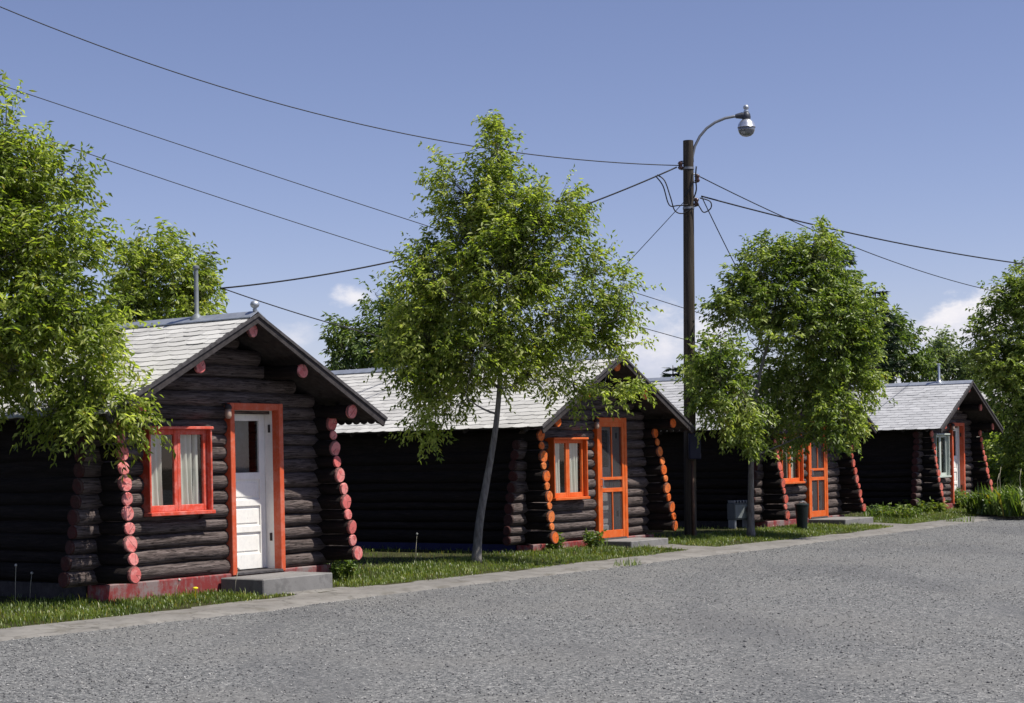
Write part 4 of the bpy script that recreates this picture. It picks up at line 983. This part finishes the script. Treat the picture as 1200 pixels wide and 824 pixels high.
plant('dry grass tuft right of the orange screen door', gz(752, 630), 40, 0.55, 0.012, 0.1, 60, m=DRY, bend=0.9, name='grass_tuft')
plant('grass tuft growing through the concrete strip near the middle cabin', gz(736, 661, 0.04), 70, 0.13, 0.012, 0.22, 61, bend=1.2, name='grass_tuft')
plant('grass tuft at the road edge near the farthest cabin', gz(1125, 611, 0.03), 70, 0.2, 0.02, 0.3, 63, bend=1.2, name='grass_tuft')
# seed-head stalks in the grass
rg2 = random.Random(5)
for i, (px, py, hh, lab) in enumerate(((18, 706, 0.42, 'thin weed stalk with a pale seed head nearest the left edge'), (35, 702, 0.3, 'short weed stalk with a pale seed head near the left edge'), (92, 695, 0.3, 'weed stalk with a pale seed head in the shade left of the red foundation'),
                                      (205, 700, 0.2, 'small pale weed stalk before the red foundation'), (487, 662, 0.45, 'tall thin weed stalk between the nearest cabin and the leaning trunk'), (275, 694, 0.28, 'dry weed stalk at the left corner of the nearest door step'))):
    rt = empty('weed_stalk', gz(px, py, 0.1)); tag(rt, lab, 'weed', 'seed-head weeds in the grass')
    m = MB(); lean = rg2.uniform(-0.06, 0.06); m.tube([(0, 0, -0.02), (lean * 0.3, 0, hh * 0.5), (lean, 0, hh)], [0.004, 0.0035, 0.003], 5); m.build('stem', DRY, rt, True)
    m = MB(); m.lathe((lean, 0, hh - 0.01), [(0.006, 0), (0.015, 0.01), (0.017, 0.022), (0.008, 0.034)], 8); m.build('seed_head', m_plain('seed_fluff', (0.42, 0.41, 0.36), 0.95), rt, True)
m = MB(); m.lathe((0, 0, 0), [(0.005, -0.1), (0.006, 0), (0.03, 0.01), (0.032, 0.02), (0.015, 0.03)], 10); o = m.build('dandelion', m_plain('dandelion_yellow', (0.7, 0.55, 0.02), 0.8), None, True); o.location = gz(229, 690, 0.24); tag(o, 'yellow dandelion flower in front of the red foundation', 'flower')

# ---------------------------------------------------------------- bin and box in the shade
bl = gz(940, 619); bin_ = empty('trash_can', bl); tag(bin_, 'dark green trash can beside the step under the round tree', 'trash can')
BING = m_plain('bin_dark_green', (0.010, 0.016, 0.016), 0.45, 0.1, 0.2)
m = MB(); m.lathe((0, 0, 0), [(0.10, -0.01), (0.103, 0.02), (0.135, 0.44), (0.14, 0.47)], 22); m.build('barrel', BING, bin_, True, R(40))
m = MB(); m.lathe((0, 0, 0.471), [(0.148, 0), (0.15, 0.02), (0.13, 0.035), (0.05, 0.05), (0.02, 0.052)], 22); m.build('lid', m_plain('bin_lid_green', (0.018, 0.026, 0.027), 0.35, 0.1, 0.2), bin_, True, R(40))
m = MB(); m.tube([(-0.05, 0, 0.518), (-0.04, 0, 0.55), (0.04, 0, 0.55), (0.05, 0, 0.518)], 0.01, 6); m.build('handle', STEEL, bin_, True)
box_ = empty('metal_locker', (4.58, 34.35, 0.11), 0.35); tag(box_, 'pale metal box with a slatted top in deep shade left of the round tree', 'metal box')
m = MB(); m.box(-0.2, 0.2, -0.15, 0.15, 0.17, 0.52, 0, 0.012); m.build('cabinet', m_plain('box_pale_enamel', (0.09, 0.10, 0.105), 0.5, 0, 0.15), box_)
m = MB(); m.box(-0.17, 0.17, -0.16, -0.151, 0.21, 0.48, 0, 0.004); m.build('panel', m_plain('box_panel_enamel', (0.20, 0.22, 0.225), 0.45, 0, 0.15), box_)
for k in range(6):
    m = MB(); m.box(-0.18 + k * 0.066, -0.15 + k * 0.066, -0.14, 0.14, 0.521, 0.57, 0, 0.004); m.build('slat', STEEL, box_)
for k in (-1, 1):
    m = MB(); m.box(k * 0.16 - 0.02, k * 0.16 + 0.02, -0.14, 0.14, -0.03, 0.169); m.build('foot', STEEL, box_)

# ---------------------------------------------------------------- loose stones over the gravel
rg = np.random.default_rng(3); n = 120000
s_ = -11 + 40 * rg.random(n) ** 1.5; dd = 0.10 - 17 * rg.random(n) ** 1.15 + 0.45 * (rg.random(n) < 0.004) * rg.random(n)
wob = np.array([mnoise.noise(Vector((a * 0.5, b * 0.5, 8))) for a, b in zip(s_, dd)]); keep = rg.random(n) < 0.72 + 0.7 * wob; s_, dd = s_[keep], dd[keep]; n = len(s_)
P = np.array([list(world_st(a, low_t(a) + b)) for a, b in zip(s_, dd)]); sz = rg.uniform(0.004, 0.0105, n) * (1 + 0.8 * (rg.random(n) < 0.02))
oc = np.array([[1, 0, 0], [0, 1, 0], [-1, 0, 0], [0, -1, 0], [0, 0, 0.7], [0, 0, -0.7]], float)
V = oc[None] * sz[:, None, None] * rg.uniform(0.6, 1.3, (n, 6, 1)); a = rg.uniform(0, 6.283, n); ca, sa = np.cos(a), np.sin(a)
V = np.stack([V[..., 0] * ca[:, None] - V[..., 1] * sa[:, None], V[..., 0] * sa[:, None] + V[..., 1] * ca[:, None], V[..., 2]], -1) + P[:, None] + np.array([0, 0, 0.004]) + np.where(dd > 0.1, 0.024, 0.0)[:, None, None] * np.array([0, 0, 1.0])
fo = np.array([[0, 1, 4], [1, 2, 4], [2, 3, 4], [3, 0, 4], [1, 0, 5], [2, 1, 5], [3, 2, 5], [0, 3, 5]])
Fs = (np.arange(n)[:, None, None] * 6 + fo[None]).reshape(-1, 3)
def m_stone():
    def fn(t): return bsdf(t, t.ramp(island(t), [(0.0, (0.055, 0.055, 0.058)), (0.25, (0.12, 0.12, 0.123)), (0.75, (0.20, 0.198, 0.192)), (1.0, (0.46, 0.45, 0.43))]), 0.85)
    return mat('loose_stone', fn)
tag(np_mesh('loose_gravel', V.reshape(-1, 3), Fs, m_stone()), 'loose stones scattered over the grey gravel road', 'gravel', kind='stuff')
